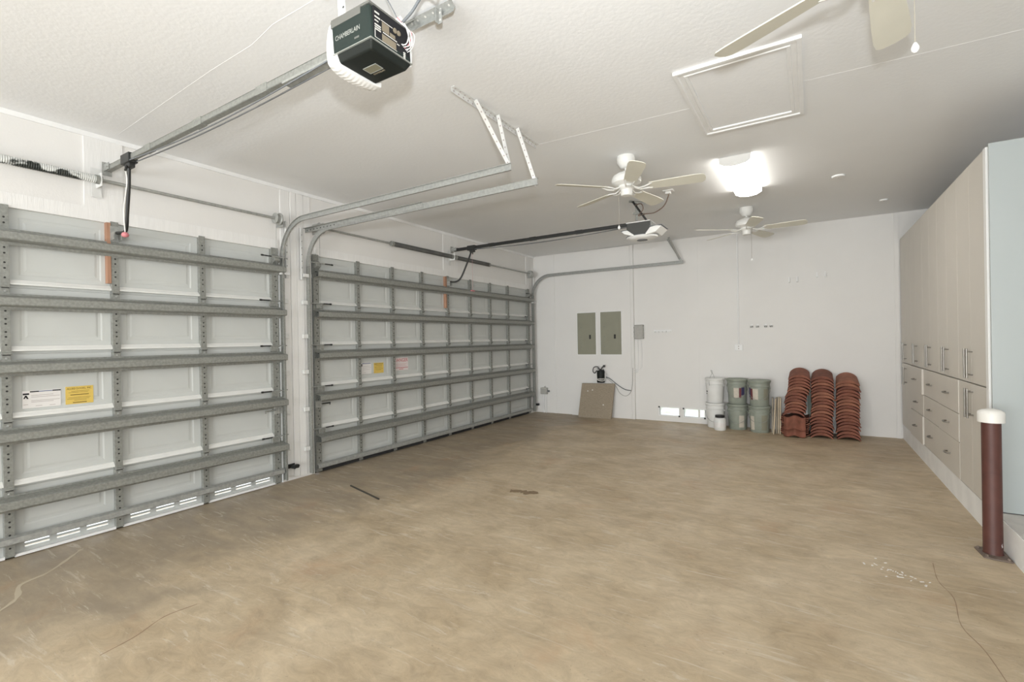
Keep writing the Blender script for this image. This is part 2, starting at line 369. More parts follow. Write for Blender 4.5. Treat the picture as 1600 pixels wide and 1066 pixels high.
# ------------------------------------------------------------------ sectional garage doors
JOINTS = [0.012, 0.47, 0.93, 1.385, 1.84, 2.40]
STRUTZ = [2.182, 1.742, 1.292, 0.832, 0.380]        # strut centre heights
XS = XL - 0.018                                      # inner face of the steel skin
XF = XL + 0.022                                      # inner face of the stiles
HAT = thick([(0.0, 0.054), (0.0, 0.038), (0.080, 0.022), (0.084, 0.019), (0.084, -0.026), (0.080, -0.029), (0.004, -0.034), (0.0, -0.058)], 0.003)
def make_door(name, label, stiles, y0, y1, vents, wood_y, near_lock):
    root = thing(name, (XL, (y0 + y1) / 2, 0), label, None, kind='structure')
    if 'category' in root: del root['category']
    nb = len(stiles) - 1; cache = {}
    for s in range(5):
        z0, z1 = JOINTS[s], JOINTS[s + 1]
        if s == 0: z0 = 0.115 if vents else 0.05
        for b in range(nb):
            a = stiles[b] - (0.03 if b == 0 else 0); c = stiles[b + 1] + (0.03 if b == nb - 1 else 0)
            wd, ht = c - a - 0.002, z1 - z0 - 0.002
            key = (round(wd, 3), round(ht, 3)); ctr = (XS, (a + c) / 2, (z0 + z1) / 2)
            if key not in cache:
                mb = MB(); hy, hz = wd / 2, ht / 2; i1 = 0.075; i2 = 0.10; zz = -0.03
                def ring(x, iy, iz0, iz1): return [(ctr[0] + x, ctr[1] - hy + iy, ctr[2] - hz + iz0), (ctr[0] + x, ctr[1] + hy - iy, ctr[2] - hz + iz0), (ctr[0] + x, ctr[1] + hy - iy, ctr[2] + hz - iz1), (ctr[0] + x, ctr[1] - hy + iy, ctr[2] + hz - iz1)]
                R = ring(-0.03, -0.004, -0.006, -0.006) + ring(0, 0, 0, 0) + ring(0, i1, 0.085, 0.07) + ring(-0.0035, i1 + 0.010, 0.095, 0.080) + ring(-0.0035, i2, 0.110, 0.097) + ring(-0.0005, i2 + 0.014, 0.124, 0.111)
                fs = [(3, 2, 1, 0)] + [(r * 4 + k, r * 4 + (k + 1) % 4, r * 4 + 4 + (k + 1) % 4, r * 4 + 4 + k) for r in range(5) for k in range(4)] + [(20, 21, 22, 23)]
                mb.add(R, fs); cache[key] = mb.build('panel', 'door_skin', root, origin=ctr)
            else: inst(cache[key], 'panel', root, ctr)
            if s > 0:                                 # rolled bead above each joint, the light it catches put into its colour
                k2 = ('bead', round(wd, 3)); ya, yc = stiles[b] + 0.024, stiles[b + 1] - 0.024; cz = JOINTS[s] + 0.036
                if k2 not in cache:
                    cache[k2] = MB().prism([(XS, cz + 0.020), (XS + 0.012, cz + 0.018), (XS + 0.020, cz + 0.006), (XS + 0.024, cz + 0.004), (XS + 0.034, cz - 0.008), (XS + 0.034, cz - 0.016), (XS, cz - 0.018)], 'y', ya, yc).build('bead', 'door_bead_lit', root, origin=(XS, (ya + yc) / 2, cz))
                else: inst(cache[k2], 'bead', root, (XS, (ya + yc) / 2, cz))
    # stiles, one length per section
    for s in range(5):
        z0, z1 = JOINTS[s], JOINTS[s + 1]; zc = (z0 + z1) / 2; h2 = (z1 - z0) / 2 - 0.003
        for i, y in enumerate(stiles):
            end = i in (0, nb); wd = 0.036 if end else 0.024; k = ('stile', end, round(h2, 3))
            if k not in cache:
                mb = MB().prism(thick([(y - wd, XS + 0.002), (y - wd, XF), (y + wd, XF), (y + wd, XS + 0.002)], -0.003), 'z', zc - h2, zc + h2)
                mb.v = [(q[1], q[0], q[2]) for q in mb.v]
                cache[k] = mb.build('stile', 'galvanized', root, origin=(XL, y, zc))
                hb = MB()
                nh = 8 if s < 4 else 9
                for q in range(nh):
                    zz = zc - h2 + 0.06 + (2 * h2 - 0.12) * (q + (0.25 if q % 2 else 0)) / (nh - 0.5)
                    hb.lathe([(0.0065, 0.0), (0.0065, 0.0012)], (XF, y + (0.012 if end and q % 2 else 0.0), zz), 8, 'x')
                cache[k + ('h',)] = hb.build('punched_holes', 'dark_hole', cache[k], origin=(XF, y, zc))
                cache[k + ('h',)]['kind'] = 'stuff'
            else:
                o = inst(cache[k], 'stile', root, (XL, y, zc)); inst(cache[k + ('h',)], 'punched_holes', o, (XF, y, zc))['kind'] = 'stuff'
    # hinges on the inner stiles
    for j in range(1, 5):
        z = JOINTS[j]
        for i, y in enumerate(stiles[1:-1]):
            if 'hinge' not in cache:
                hb = MB().box(XF, XF + 0.004, y - 0.021, y + 0.021, z - 0.048, z - 0.004).box(XF, XF + 0.004, y - 0.021, y + 0.021, z + 0.010, z + 0.05)
                hb.cyl((XF + 0.008, y - 0.024, z + 0.003), (XF + 0.008, y + 0.024, z + 0.003), 0.008, 10)
                h = cache['hinge'] = hb.build('hinge', 'galvanized', root, origin=(XF, y, z), smooth=40)
                cache['slit'] = MB().box(XF + 0.003, XF + 0.012, y - 0.018, y + 0.018, z - 0.009, z - 0.002).build('hinge_slot', 'dark_hole', h, origin=(XF, y, z))
                cache['bolt'] = MB().lathe([(0.008, 0.004), (0.008, 0.010), (0.004, 0.012)], (XF, y, z - 0.028), 8, 'x').build('bolt', 'galvanized_light', h, origin=(XF, y, z))
            else:
                h = inst(cache['hinge'], 'hinge', root, (XF, y, z)); inst(cache['slit'], 'hinge_slot', h, (XF, y, z)); inst(cache['bolt'], 'bolt', h, (XF, y, z))
    # struts
    for q, zc in enumerate(STRUTZ):
        k = 'strut'; yc = (y0 + y1) / 2
        if k not in cache:
            cache[k] = MB().prism([(XF + 0.001 + p[0], zc + p[1]) for p in HAT], 'y', y0 + 0.0, y1 + 0.02).build('strut', 'galvanized', root, origin=(XF, yc, zc))
        else: inst(cache[k], 'strut', root, (XF, yc, zc))
    zb = 0.126 if vents else 0.075
    MB().prism(thick([(XF, zb + 0.028), (XF + 0.03, zb + 0.018), (XF + 0.034, zb - 0.015), (XF, zb - 0.028)], 0.003), 'y', y0, y1).build('bottom_strut', 'galvanized_light', root)
    # foot of the door
    for b in range(nb):
        a, c = stiles[b] + 0.024, stiles[b + 1] - 0.024
        if vents:
            v = MB(); L_ = c - a; cuts = [(a + L_ * p, a + L_ * q) for p, q in ((0.10, 0.33), (0.40, 0.63), (0.70, 0.93))]
            for z0, z1 in ((0.012, 0.048), (0.060, 0.074), (0.086, 0.115)): v.box(XS - 0.012, XS, a - 0.024, c + 0.024, z0, z1)
            ys = [a - 0.024] + [t for cc in cuts for t in cc] + [c + 0.024]
            for z0, z1 in ((0.048, 0.060), (0.074, 0.086)):
                for q in range(0, 8, 2): v.box(XS - 0.012, XS, ys[q], ys[q + 1], z0, z1)
            v.build('vent_panel', 'door_skin', root)
            MB().box(XS, XL + 0.016, a, c, 0.006, 0.024).build('bottom_seal', 'trim_paint', root)
        else:
            MB().box(XS - 0.01, XL + 0.01, a, c, 0.006, 0.05).build('bottom_seal', 'black_rubber', root)
    MB().box(XS - 0.03, XS - 0.002, y0, y1, 0.0, 0.013).build('rubber_sweep', 'black_rubber', root)
    # end roller brackets and stems
    for i, (y, sg) in enumerate(((stiles[0], -1), (stiles[-1], 1))):
        for j in range(1, 6):
            z = JOINTS[j] + 0.008 if j < 5 else 2.285
            yr = y - sg * 0.045
            br = MB().box(XF, XF + 0.018, min(y - sg * 0.07, y + sg * 0.015), max(y - sg * 0.07, y + sg * 0.015), z - 0.045, z + 0.006)
            if j == 5: br = MB().hexa([(XF, y - 0.03, z - 0.06), (XF + 0.05, y - 0.03, z - 0.02), (XF + 0.05, y + 0.03, z - 0.02), (XF, y + 0.03, z - 0.06), (XF, y - 0.03, z + 0.05), (XF + 0.05, y - 0.03, z + 0.01), (XF + 0.05, y + 0.03, z + 0.01), (XF, y + 0.03, z + 0.05)])
            b_ = br.build('roller_bracket', 'galvanized', root, bevel=0.003)
            xr = XF + 0.022 if j < 5 else XF + 0.058
            MB().cyl((xr, y + sg * 0.10, z + 0.012), (xr, y - sg * 0.07, z + 0.012), 0.006, 8).build('roller_stem', 'galvanized_light', b_, smooth=40)
            MB().tube([(xr, y - sg * 0.07, z + 0.012), (xr, y - sg * 0.15, z + 0.012), (xr, y - sg * 0.155, z + 0.012), (xr, y - sg * 0.175, z + 0.012)], [0.0062, 0.0062, 0.009, 0.009], 8).build('stem_tip', 'black_metal', b_, smooth=40)
    # slide bolt on the second section from the floor
    yl, sg = (stiles[-1], -1) if near_lock else (stiles[0], 1)
    lk = MB().box(XF, XF + 0.012, yl - 0.04, yl + 0.04, 0.715, 0.795).build('slide_bolt', 'galvanized_light', root, bevel=0.004)
    MB().cyl((XF + 0.018, yl + sg * 0.03, 0.757), (XF + 0.018, yl + sg * 0.14, 0.757), 0.007, 8).cyl((XF + 0.018, yl + sg * 0.135, 0.757), (XF + 0.018, yl + sg * 0.135, 0.735), 0.006, 8).build('bolt_rod', 'galvanized' if near_lock else 'black_metal', lk)
    # wooden stiffener beside the middle stile
    MB().box(XS, XF + 0.004, wood_y - 0.012, wood_y + 0.012, 1.915, 2.385).build('wood_strip', 'wood_strip', root)
    # operator bracket
    yo = min(stiles, key=lambda t: abs(t - (wood_y + 0.045)))
    ob = MB().box(XF, XF + 0.006, yo - 0.03, yo + 0.03, 2.24, 2.36).box(XF + 0.006, XF + 0.06, yo - 0.028, yo - 0.022, 2.25, 2.31).box(XF + 0.006, XF + 0.06, yo + 0.022, yo + 0.028, 2.25, 2.31)
    ob.build('operator_bracket', 'galvanized_light', root)
    return root
R_, U_ = (0, 1, 0), (0, 0, 1)
ST_L = [0.235, 0.93, 1.536, 2.168, 2.85]
ST_R = [3.325, 3.903, 4.463, 5.022, 5.582, 6.143, 6.70, 7.261, 7.985]
doorL = make_door('door_1', 'narrower white sectional garage door with vent slots along its foot', ST_L, LD[0] + 0.012, LD[1] - 0.012, True, 1.497, True)
doorR = make_door('door_2', 'wide white sectional garage door of eight bays with a DANGER sticker', ST_R, RD[0] + 0.012, RD[1] - 0.012, False, 5.535, False)
XT = XS + 0.0015
def sticker(door, y0, y1, z0, z1, m, label):
    s = MB().box(XS - 0.001, XT, y0, y1, z0, z1).build('sticker', m, door); s['label'] = label; return s
def lines(par, y0, y1, zs, m, t=0.004, x=XT):
    mb = MB()
    for z, a, b in zs: mb.box(x - 0.0003, x + 0.0007, y0 + (y1 - y0) * a, y0 + (y1 - y0) * b, z - t / 2, z + t / 2)
    o = mb.build('print', m, par); o['kind'] = 'stuff'; return o
# narrow door: white instruction sticker and yellow maker's sticker
s = sticker(doorL, 1.012, 1.212, 1.005, 1.125, 'label_white', 'white instruction sticker')
lines(s, 1.012, 1.212, [(1.118, 0.19, 0.42), (1.118, 0.78, 1.0)], 'ink_black', 0.008)
lines(s, 1.012, 1.212, [(1.118, 0.42, 0.78)], 'ink_blue', 0.005)
lines(s, 1.012, 1.212, [(1.092, 0.22, 0.8), (1.080, 0.22, 0.97), (1.055, 0.22, 0.97), (1.045, 0.22, 0.8), (1.03, 0.02, 0.14), (1.018, 0.33, 0.5), (1.016, 0.7, 0.85)], 'ink_gray', 0.003)
MB().box(XT, XT + 0.0007, 1.014, 1.046, 1.098, 1.109).hexa([(XT, 1.016, 1.072), (XT + .0007, 1.016, 1.072), (XT + .0007, 1.024, 1.072), (XT, 1.024, 1.072), (XT, 1.026, 1.094), (XT + .0007, 1.026, 1.094), (XT + .0007, 1.034, 1.094), (XT, 1.034, 1.094)]).hexa([(XT, 1.034, 1.070), (XT + .0007, 1.034, 1.070), (XT + .0007, 1.043, 1.070), (XT, 1.043, 1.070), (XT, 1.024, 1.094), (XT + .0007, 1.024, 1.094), (XT + .0007, 1.033, 1.094), (XT, 1.033, 1.094)]).build('pictogram', 'ink_black', s)
s = sticker(doorL, 1.238, 1.398, 1.005, 1.135, 'label_yellow', "yellow maker's sticker")
for tx, sz, z, wd in (('ALLIED DOORS, INC.', 0.020, 1.112, 0.145),):
    text(tx, sz, (XT, 1.318 - wd / 2, z), R_, U_, 'ink_brown', s, width=wd)
lines(s, 1.238, 1.398, [(1.100, 0.2, 0.85), (1.090, 0.1, 0.8), (1.053, 0.1, 0.9), (1.043, 0.05, 0.85), (1.033, 0.3, 0.75)], 'ink_brown', 0.0022)
lines(s, 1.238, 1.398, [(1.073, 0.17, 0.83), (1.016, 0.25, 0.75)], 'ink_brown', 0.006)
# wide door: stickers in the second and third bays
s = sticker(doorR, 3.945, 4.115, 1.035, 1.175, 'label_white', 'white instruction sticker')
lines(s, 3.945, 4.115, [(1.165, 0.15, 0.95)], 'ink_blue', 0.008)
lines(s, 3.945, 4.115, [(1.13, 0.25, 0.9), (1.11, 0.25, 0.95), (1.09, 0.25, 0.9), (1.055, 0.3, 0.5)], 'ink_gray', 0.003)
MB().box(XT, XT + 0.0007, 3.95, 3.972, 1.13, 1.16).build('pictogram', 'ink_black', s)
s = sticker(doorR, 4.155, 4.315, 1.035, 1.165, 'label_yellow', "yellow maker's sticker")
for tx, sz, z, wd in (('ALLIED DOORS, INC.', 0.020, 1.143, 0.145),):
    text(tx, sz, (XT, 4.235 - wd / 2, z), R_, U_, 'ink_brown', s, width=wd)
lines(s, 4.155, 4.315, [(1.128, 0.2, 0.85), (1.108, 0.1, 0.8), (1.09, 0.15, 0.9), (1.075, 0.2, 0.75)], 'ink_brown', 0.003)
s = sticker(doorR, 4.495, 4.755, 1.045, 1.215, 'label_pink', 'white sticker with red DANGER lettering')
text('DANGER', 0.062, (XT, 4.50, 1.160), R_, U_, 'ink_red', s, width=0.245)
lines(s, 4.495, 4.755, [(1.13, 0.1, 0.9), (1.115, 0.1, 0.8), (1.10, 0.1, 0.9)], 'ink_rose', 0.004)
lines(s, 4.495, 4.755, [(1.08, 0.05, 0.97), (1.06, 0.35, 0.65)], 'ink_red', 0.007)

# ------------------------------------------------------------------ tracks
CH = thick([(-0.022, 0.018), (-0.026, 0.018), (-0.026, -0.0), (0.026, -0.0), (0.026, 0.018), (0.022, 0.018)], 0.002)
def make_track(y, side, x_end, z_h, label, angle_to=None):
    """side = -1: open towards smaller y (door lies that way)"""
    root = thing('door_track', (XL + 0.05, y, 0), label, 'track', 'garage door tracks')
    prof = [(u, w * -side if side > 0 else -w) for u, w in CH]
    prof = [(u, w * side) for u, w in CH]
    xv = XL + 0.052; r = 0.37; cz = z_h - r; cx = xv + r
    MB().sweep_xz(prof, [(xv, 0.03), (xv, cz)], y).build('vertical_rail', 'galvanized', root)
    MB().sweep_xz(prof, [(cx + r * math.cos(PI - k * PI / 24), cz + r * math.sin(PI - k * PI / 24)) for k in range(13)], y).build('curved_rail', 'galvanized_light', root, smooth=30)
    MB().sweep_xz(prof, [(cx, z_h), (x_end, z_h + 0.005)], y).build('horizontal_rail', 'galvanized_light', root)
    yo = -side
    if angle_to:                                      # perforated stiffening angle on the outside of the rail
        ya = y + yo * 0.003; a = MB()
        a.box(XL + 0.03, angle_to, min(ya, ya + yo * 0.003), max(ya, ya + yo * 0.003), z_h - 0.012, z_h + 0.03)
        a.box(XL + 0.03, angle_to, min(ya, ya + yo * 0.03), max(ya, ya + yo * 0.03), z_h + 0.03, z_h + 0.033)
        an = a.build('stiffening_angle', 'galvanized_light', root); hb = MB()
        for k in range(9): hb.lathe([(0.007, 0), (0.007, 0.001)], (XL + 0.07 + k * 0.055, ya + yo * (0.003 if yo > 0 else 0.004), z_h + 0.008), 8, 'y')
        hb.build('punched_holes', 'dark_hole', an)['kind'] = 'stuff'
    # flag bracket: perforated upright angle on the wall
    yf = y + yo * 0.055
    fb = MB().box(XL + 0.03, XL + 0.034, yf - 0.02, yf + 0.02, 2.10, z_h + 0.03).box(XL + 0.03, XL + 0.06, yf - 0.02, yf - 0.016, 2.10, z_h + 0.03).build('flag_bracket', 'painted_metal', root)
    hb = MB()
    for k in range(7): hb.lathe([(0.006, 0), (0.006, 0.001)], (XL + 0.034, yf + 0.002, 2.16 + k * 0.07), 8, 'x')
    hb.build('punched_holes', 'dark_hole', fb)['kind'] = 'stuff'
    MB().box(XL + 0.034, XL + 0.075, y - 0.03 if yo > 0 else y - 0.06, y + 0.06 if yo > 0 else y + 0.03, 2.13, 2.165).build('track_clip', 'painted_metal', root)
    for z in (0.30, 0.72, 1.12, 1.5, 1.86):
        ya, yb = sorted((y + yo * 0.001, y + yo * 0.06))
        MB().box(XL + 0.02, XL + 0.05, ya, yb, z - 0.022, z + 0.022).build('wall_clip', 'painted_metal', root, bevel=0.004)
    return root
YT1, YT2, YT3 = 2.918, 3.20, 8.115
make_track(YT1, -1, -1.80, 2.655, 'curved steel track of the narrow garage door, rising beside the white pier')
make_track(YT2, 1, -1.745, 2.622, 'curved steel track of the wide garage door, nearest the white pier', -2.9)
make_track(YT3, -1, -1.745, 2.640, 'curved steel track of the wide garage door along the far wall')

# ------------------------------------------------------------------ torsion springs
XSP = XL + 0.09; ZSP = 2.682
def torsion(y0, y1, springs, m, label, yc):
    root = thing('torsion_spring_shaft', (XSP, yc, ZSP), label, 'spring shaft', 'torsion springs over the doors')
    MB().cyl((XSP, y0 - 0.04, ZSP), (XSP, y1 + 0.06, ZSP), 0.0135, 12).build('shaft', 'galvanized_light', root, smooth=40)
    for a, b in springs:
        n = int((b - a) / 0.012); prof = []
        for k in range(n): prof += [(0.027, a + (b - a) * k / n), (0.031, a + (b - a) * (k + 0.5) / n)]
        prof.append((0.027, b)); MB().lathe(prof, (XSP, 0, ZSP), 14, 'y').build('spring', m, root, smooth=60)
        for e in (a, b): MB().lathe([(0.033, -0.02), (0.033, 0.02)], (XSP, e, ZSP), 14, 'y').build('winding_cone', 'galvanized', root, smooth=40)
    for y, sg in ((y0, 1), (y1, -1)):
        d = MB().lathe([(0.03, -0.03), (0.055, -0.024), (0.048, -0.012), (0.048, 0.012), (0.060, 0.02), (0.060, 0.028), (0.02, 0.03)], (XSP, y, ZSP), 20, 'y').build('cable_drum', 'galvanized_light', root, smooth=40)
        MB().box(XL + 0.004, XSP + 0.03, y - sg * 0.046, y - sg * 0.042, ZSP - 0.075, ZSP + 0.04).build('end_bearing_plate', 'galvanized_light', root, bevel=0.002)
        MB().cyl((XSP - 0.02, y, ZSP - 0.05), (XF + 0.03, y, 0.15), 0.0018, 6).build('lift_cable', 'galvanized', root)
    MB().box(XL + 0.02, XL + 0.024, yc - 0.03, yc + 0.03, ZSP - 0.12, ZSP + 0.10).box(XL + 0.024, XSP + 0.035, yc - 0.003, yc + 0.003, ZSP - 0.05, ZSP + 0.05).build('centre_bracket', 'painted_metal', root)
torsion(0.24, 2.842, [(0.48, 1.42)], 'spring_black', 'single black spring with white overspray on the shaft over the narrow door', 1.43)
torsion(3.345, 7.95, [(4.40, 5.60), (5.69, 6.57)], 'spring_dark', 'pair of dark springs on the long shaft over the wide door', 5.63)

# ------------------------------------------------------------------ perforated hangers that carry the track ends
def angle_iron(mb, p, q, w=0.028, t=0.003, up=(0, 0, 1)):
    p, q = Vector(p), Vector(q); d = (q - p).normalized(); sd = d.cross(Vector(up)).normalized(); u2 = sd.cross(d)
    mb.obox((p + q) / 2 + u2 * 0, d, sd, u2, (q - p).length / 2, w / 2, t / 2)
    mb.obox((p + q) / 2 + sd * (w / 2) + u2 * (w / 2), d, sd, u2, (q - p).length / 2, t / 2, w / 2)
def holes(p, q, n, nrm, r=0.006, off=0.0022):
    p, q, nrm = Vector(p), Vector(q), Vector(nrm).normalized(); d = (q - p).normalized(); e = nrm.cross(d); mb = MB()
    for k in range(n):
        c = p + (q - p) * ((k + 0.5) / n) + nrm * off
        for sg in (1, -1):
            cc = c if sg == 1 else c - nrm * (2 * off)
            mb.add([cc + (d * math.cos(a) + e * math.sin(a)) * r for a in [i * PI / 4 for i in range(8)]], [tuple(range(8))])
    return mb
def hanger(label, runs, base, mname='painted_metal'):
    root = thing('track_hanger', base, label, 'bracket', 'track hangers')
    for nm, p, q, up in runs:
        mb = MB(); angle_iron(mb, p, q, up=up); o = mb.build(nm, mname, root)
        d = (Vector(q) - Vector(p)).normalized(); sd = d.cross(Vector(up)).normalized(); u2 = sd.cross(d)
        holes(p, q, max(4, int((Vector(q) - Vector(p)).length / 0.05)), u2).build('punched_holes', 'ink_gray', o)['kind'] = 'stuff'
        off = sd * 0.014 + u2 * 0.014; holes(Vector(p) + off, Vector(q) + off, max(4, int((Vector(q) - Vector(p)).length / 0.05)), sd).build('punched_holes', 'ink_gray', o)['kind'] = 'stuff'
hanger('white perforated angle-iron frame holding the two track ends over the floor', [
    ('ceiling_angle', (-1.915, 2.41, HC - 0.003), (-1.915, 3.52, HC - 0.003), (0, 0, -1)),
    ('drop_angle', (-1.90, 2.62, HC - 0.006), (-1.86, 2.972, 2.70), (1, 0, 0.2)),
    ('drop_angle', (-1.90, 2.90, HC - 0.006), (-1.86, 2.978, 2.70), (1, 0, 0)),
    ('drop_angle', (-1.90, 3.17, HC - 0.006), (-1.775, 3.228, 2.60), (1, 0, 0.2))], (-1.915, 2.97, 2.6))
hanger('thin steel angles holding the track end close to the far wall', [
    ('drop_angle', (-1.98, 8.10, HC - 0.004), (-1.76, 8.14, 2.64), (0, -1, 0)),
    ('drop_angle', (-1.93, 7.95, HC - 0.004), (-1.80, 8.13, 2.70), (0, -1, 0))], (-1.8, 8.13, 2.62), 'galvanized_light')
# safety beam sensors
for (y, sg, lab) in ((2.955, 1, 'black safety sensor on the foot of the white pier'), (8.14, 1, 'black safety sensor low on the wall beside the far wall')):
    t = thing('safety_sensor', (XL + 0.02, y, 0.11), lab, 'sensor', 'garage door safety sensors'); z = 0.155
    MB().box(XL + 0.022, XL + 0.11, y + 0.02, y + 0.024, z - 0.02, z + 0.02).box(XL + 0.022, XL + 0.03, y - 0.02, y + 0.07, z - 0.022, z + 0.022).build('bracket', 'black_metal', t)
    MB().box(XL + 0.06, XL + 0.10, y + 0.024, y + 0.075, z - 0.018, z + 0.018).build('housing', 'black_metal', t, bevel=0.004)
    MB().cyl((XL + 0.08, y + 0.075, z), (XL + 0.08, y + 0.085, z), 0.012, 10).build('lens', 'opener_gray', t)

# ------------------------------------------------------------------ garage door openers
def rail_parts(root, y, x0, x1, z, m_rail, tz):
    r = MB().box(x0, x1, y - 0.016, y + 0.016, z + 0.010, z + 0.014).box(x0, x1, y - 0.002, y + 0.002, z - 0.022, z + 0.010).box(x0, x1, y - 0.016, y + 0.016, z - 0.026, z - 0.022).box(x0, x1, y - 0.016, y - 0.013, z - 0.024, z + 0.012)
    rl = r.build('rail', m_rail, root)
    for k in range(1, 4): MB().box(x0 + (x1 - x0) * k / 4 - 0.05, x0 + (x1 - x0) * k / 4 + 0.05, y - 0.019, y + 0.019, z - 0.029, z + 0.017).build('rail_joint', m_rail, rl)
    # chain loop sagging under the rail
    for dy, sag in ((-0.022, 0.045), (0.022, 0.03)):
        pts = [(x0 + 0.35 + (x1 - x0 - 0.35) * t / 12, y + dy, z - 0.03 - sag * math.sin(PI * t / 12)) for t in range(13)]
        MB().tube(pts, 0.004, 6).build('chain', 'cord_gray', root, smooth=60)
def opener_arm(root, y, xt, z, yb):
    tr = MB().box(xt - 0.07, xt + 0.07, y - 0.03, y + 0.03, z - 0.045, z + 0.025).box(xt - 0.03, xt + 0.05, y - 0.02, y + 0.02, z - 0.075, z - 0.04).build('trolley', 'black_metal', root, bevel=0.005)
    MB().cyl((xt + 0.03, y - 0.025, z - 0.07), (xt + 0.045, y - 0.04, z - 0.11), 0.008, 8).build('release_lever', 'black_metal', tr)
    p = [(xt - 0.005, y, z - 0.05), (xt - 0.05, y + (yb - y) * 0.3, z - 0.20), (xt - 0.12, y + (yb - y) * 0.6, z - 0.38), (xt - 0.155, y + (yb - y) * 0.8, z - 0.455), (xt - 0.20, yb, z - 0.495), (xt - 0.27, yb, z - 0.50), (XF + 0.045, yb, z - 0.49)]
    MB().tube(spline(p, 5), 0.0125, 8).build('door_arm', 'black_metal', root, smooth=60)
def header_bracket(root, y, z):
    MB().box(XL + 0.02, XL + 0.026, y - 0.03, y + 0.03, z - 0.05, z + 0.05).box(XL + 0.026, XL + 0.12, y - 0.022, y - 0.018, z - 0.02, z + 0.03).box(XL + 0.026, XL + 0.12, y + 0.018, y + 0.022, z - 0.02, z + 0.03).cyl((XL + 0.10, y - 0.03, z), (XL + 0.10, y + 0.03, z), 0.006, 8).build('header_bracket', 'galvanized_light', root)

Y1 = 1.495; ZR1 = 2.795
op = thing('garage_door_opener', (-1.64, Y1, 2.62), 'black opener motor with white ribbed light cover and silver lettering', 'door opener')
ax0, ax1, ay0, ay1, az0, az1 = -1.765, -1.512, 1.372, 1.612, 2.642, 2.825
# housing: slightly tapered body, flat dark sides, rounded underside pan
body = MB().hexa([(ax0 + 0.012, ay0, az0 + 0.035), (ax1, ay0, az0 + 0.035), (ax1, ay1, az0 + 0.035), (ax0 + 0.012, ay1, az0 + 0.035), (ax0, ay0, az1), (ax1 - 0.012, ay0, az1), (ax1 - 0.012, ay1, az1), (ax0, ay1, az1)]).build('housing', 'opener_side', op, bevel=0.014, seg=3)
pan = MB().hexa([(ax0 + 0.035, ay0 + 0.02, az0), (ax1 - 0.02, ay0 + 0.02, az0), (ax1 - 0.02, ay1 - 0.02, az0), (ax0 + 0.035, ay1 - 0.02, az0), (ax0 + 0.014, ay0 + 0.001, az0 + 0.034), (ax1, ay0 + 0.001, az0 + 0.034), (ax1, ay1 - 0.001, az0 + 0.034), (ax0 + 0.014, ay1 - 0.001, az0 + 0.034)]).build('bottom_pan', 'opener_black', op, bevel=0.008, seg=3)
MB().box(ax0 + 0.015, ax1 + 0.0015, ay0 - 0.0015, ay1 + 0.0015, az0 + 0.0335, az0 + 0.0365).build('seam_line', 'silver_print', op)
MB().box(ax0 - 0.002, ax1 - 0.012, ay0 + 0.004, ay1 - 0.004, az1, az1 + 0.012).build('top_plate', 'opener_top', op, bevel=0.003)
MB().box(ax0 + 0.004, ax1 - 0.06, ay0 - 0.0012, ay0 + 0.004, az1 - 0.030, az1 - 0.001).build('side_band', 'opener_top', op)
text('CHAMBERLAIN', 0.030, (ax0 + 0.032, ay0 - 0.001, az0 + 0.088), (1, 0, 0), U_, 'silver_print', op, width=0.155)
MB().box(ax0 + 0.155, ax0 + 0.183, ay0 - 0.0016, ay0, az0 + 0.056, az0 + 0.064).build('small_print', 'opener_top', op)
# logo plate underneath
lp = MB().box(-1.675, -1.60, 1.475, 1.515, az0 - 0.0015, az0).build('logo_plate', 'plate_olive', op)
fr = MB()
for x0, x1, y0, y1 in ((-1.675, -1.60, 1.472, 1.475), (-1.675, -1.60, 1.515, 1.518), (-1.678, -1.675, 1.472, 1.518), (-1.60, -1.597, 1.472, 1.518)): fr.box(x0, x1, y0, y1, az0 - 0.002, az0)
fr.build('logo_frame', 'silver_print', lp)
text('CHAMBERLAIN', 0.014, (-1.672, 1.535, az0 - 0.0005), (1, 0, 0), (0, -1, 0), 'tan_print', op, width=0.07)
# end panel facing the room: printed label, terminals and wires
ep = MB().box(ax1 - 0.014, ax1 - 0.0015, ay0 + 0.018, ay1 - 0.012, az0 + 0.045, az1 - 0.008).build('end_panel', 'ink_black', op)
xe = ax1 - 0.0012
pr = MB()
for k, (y0, y1, z0, z1) in enumerate(((1.395, 1.42, 2.79, 2.797), (1.395, 1.425, 2.772, 2.778), (1.395, 1.415, 2.757, 2.762), (1.395, 1.428, 2.740, 2.746), (1.395, 1.428, 2.731, 2.736), (1.395, 1.428, 2.722, 2.727), (1.395, 1.398, 2.690, 2.72), (1.43, 1.495, 2.775, 2.778), (1.44, 1.52, 2.728, 2.732), (1.52, 1.535, 2.72, 2.724), (1.395, 1.52, 2.688, 2.690))): pr.box(xe - 0.001, xe + 0.001, y0, y1, z0, z1)
pr.build('panel_print', 'white_print', ep)['kind'] = 'stuff'
pr = MB().box(xe - 0.001, xe + 0.0006, 1.435, 1.475, 2.735, 2.772).box(xe - 0.001, xe + 0.0006, 1.435, 1.515, 2.692, 2.722).box(xe - 0.001, xe + 0.0006, 1.48, 1.51, 2.735, 2.75)
pr.build('panel_print', 'tan_print', ep)['kind'] = 'stuff'
for y in (1.508, 1.53): MB().lathe([(0.011, 0), (0.011, 0.004), (0.007, 0.006)], (xe, y, 2.772), 14, 'x').build('button', 'tan_print', ep, smooth=40)
for k in range(4): MB().box(xe, xe + 0.004, 1.558, 1.568, 2.70 - k * 0.008, 2.705 - k * 0.008).build('terminal', 'white_print', ep)
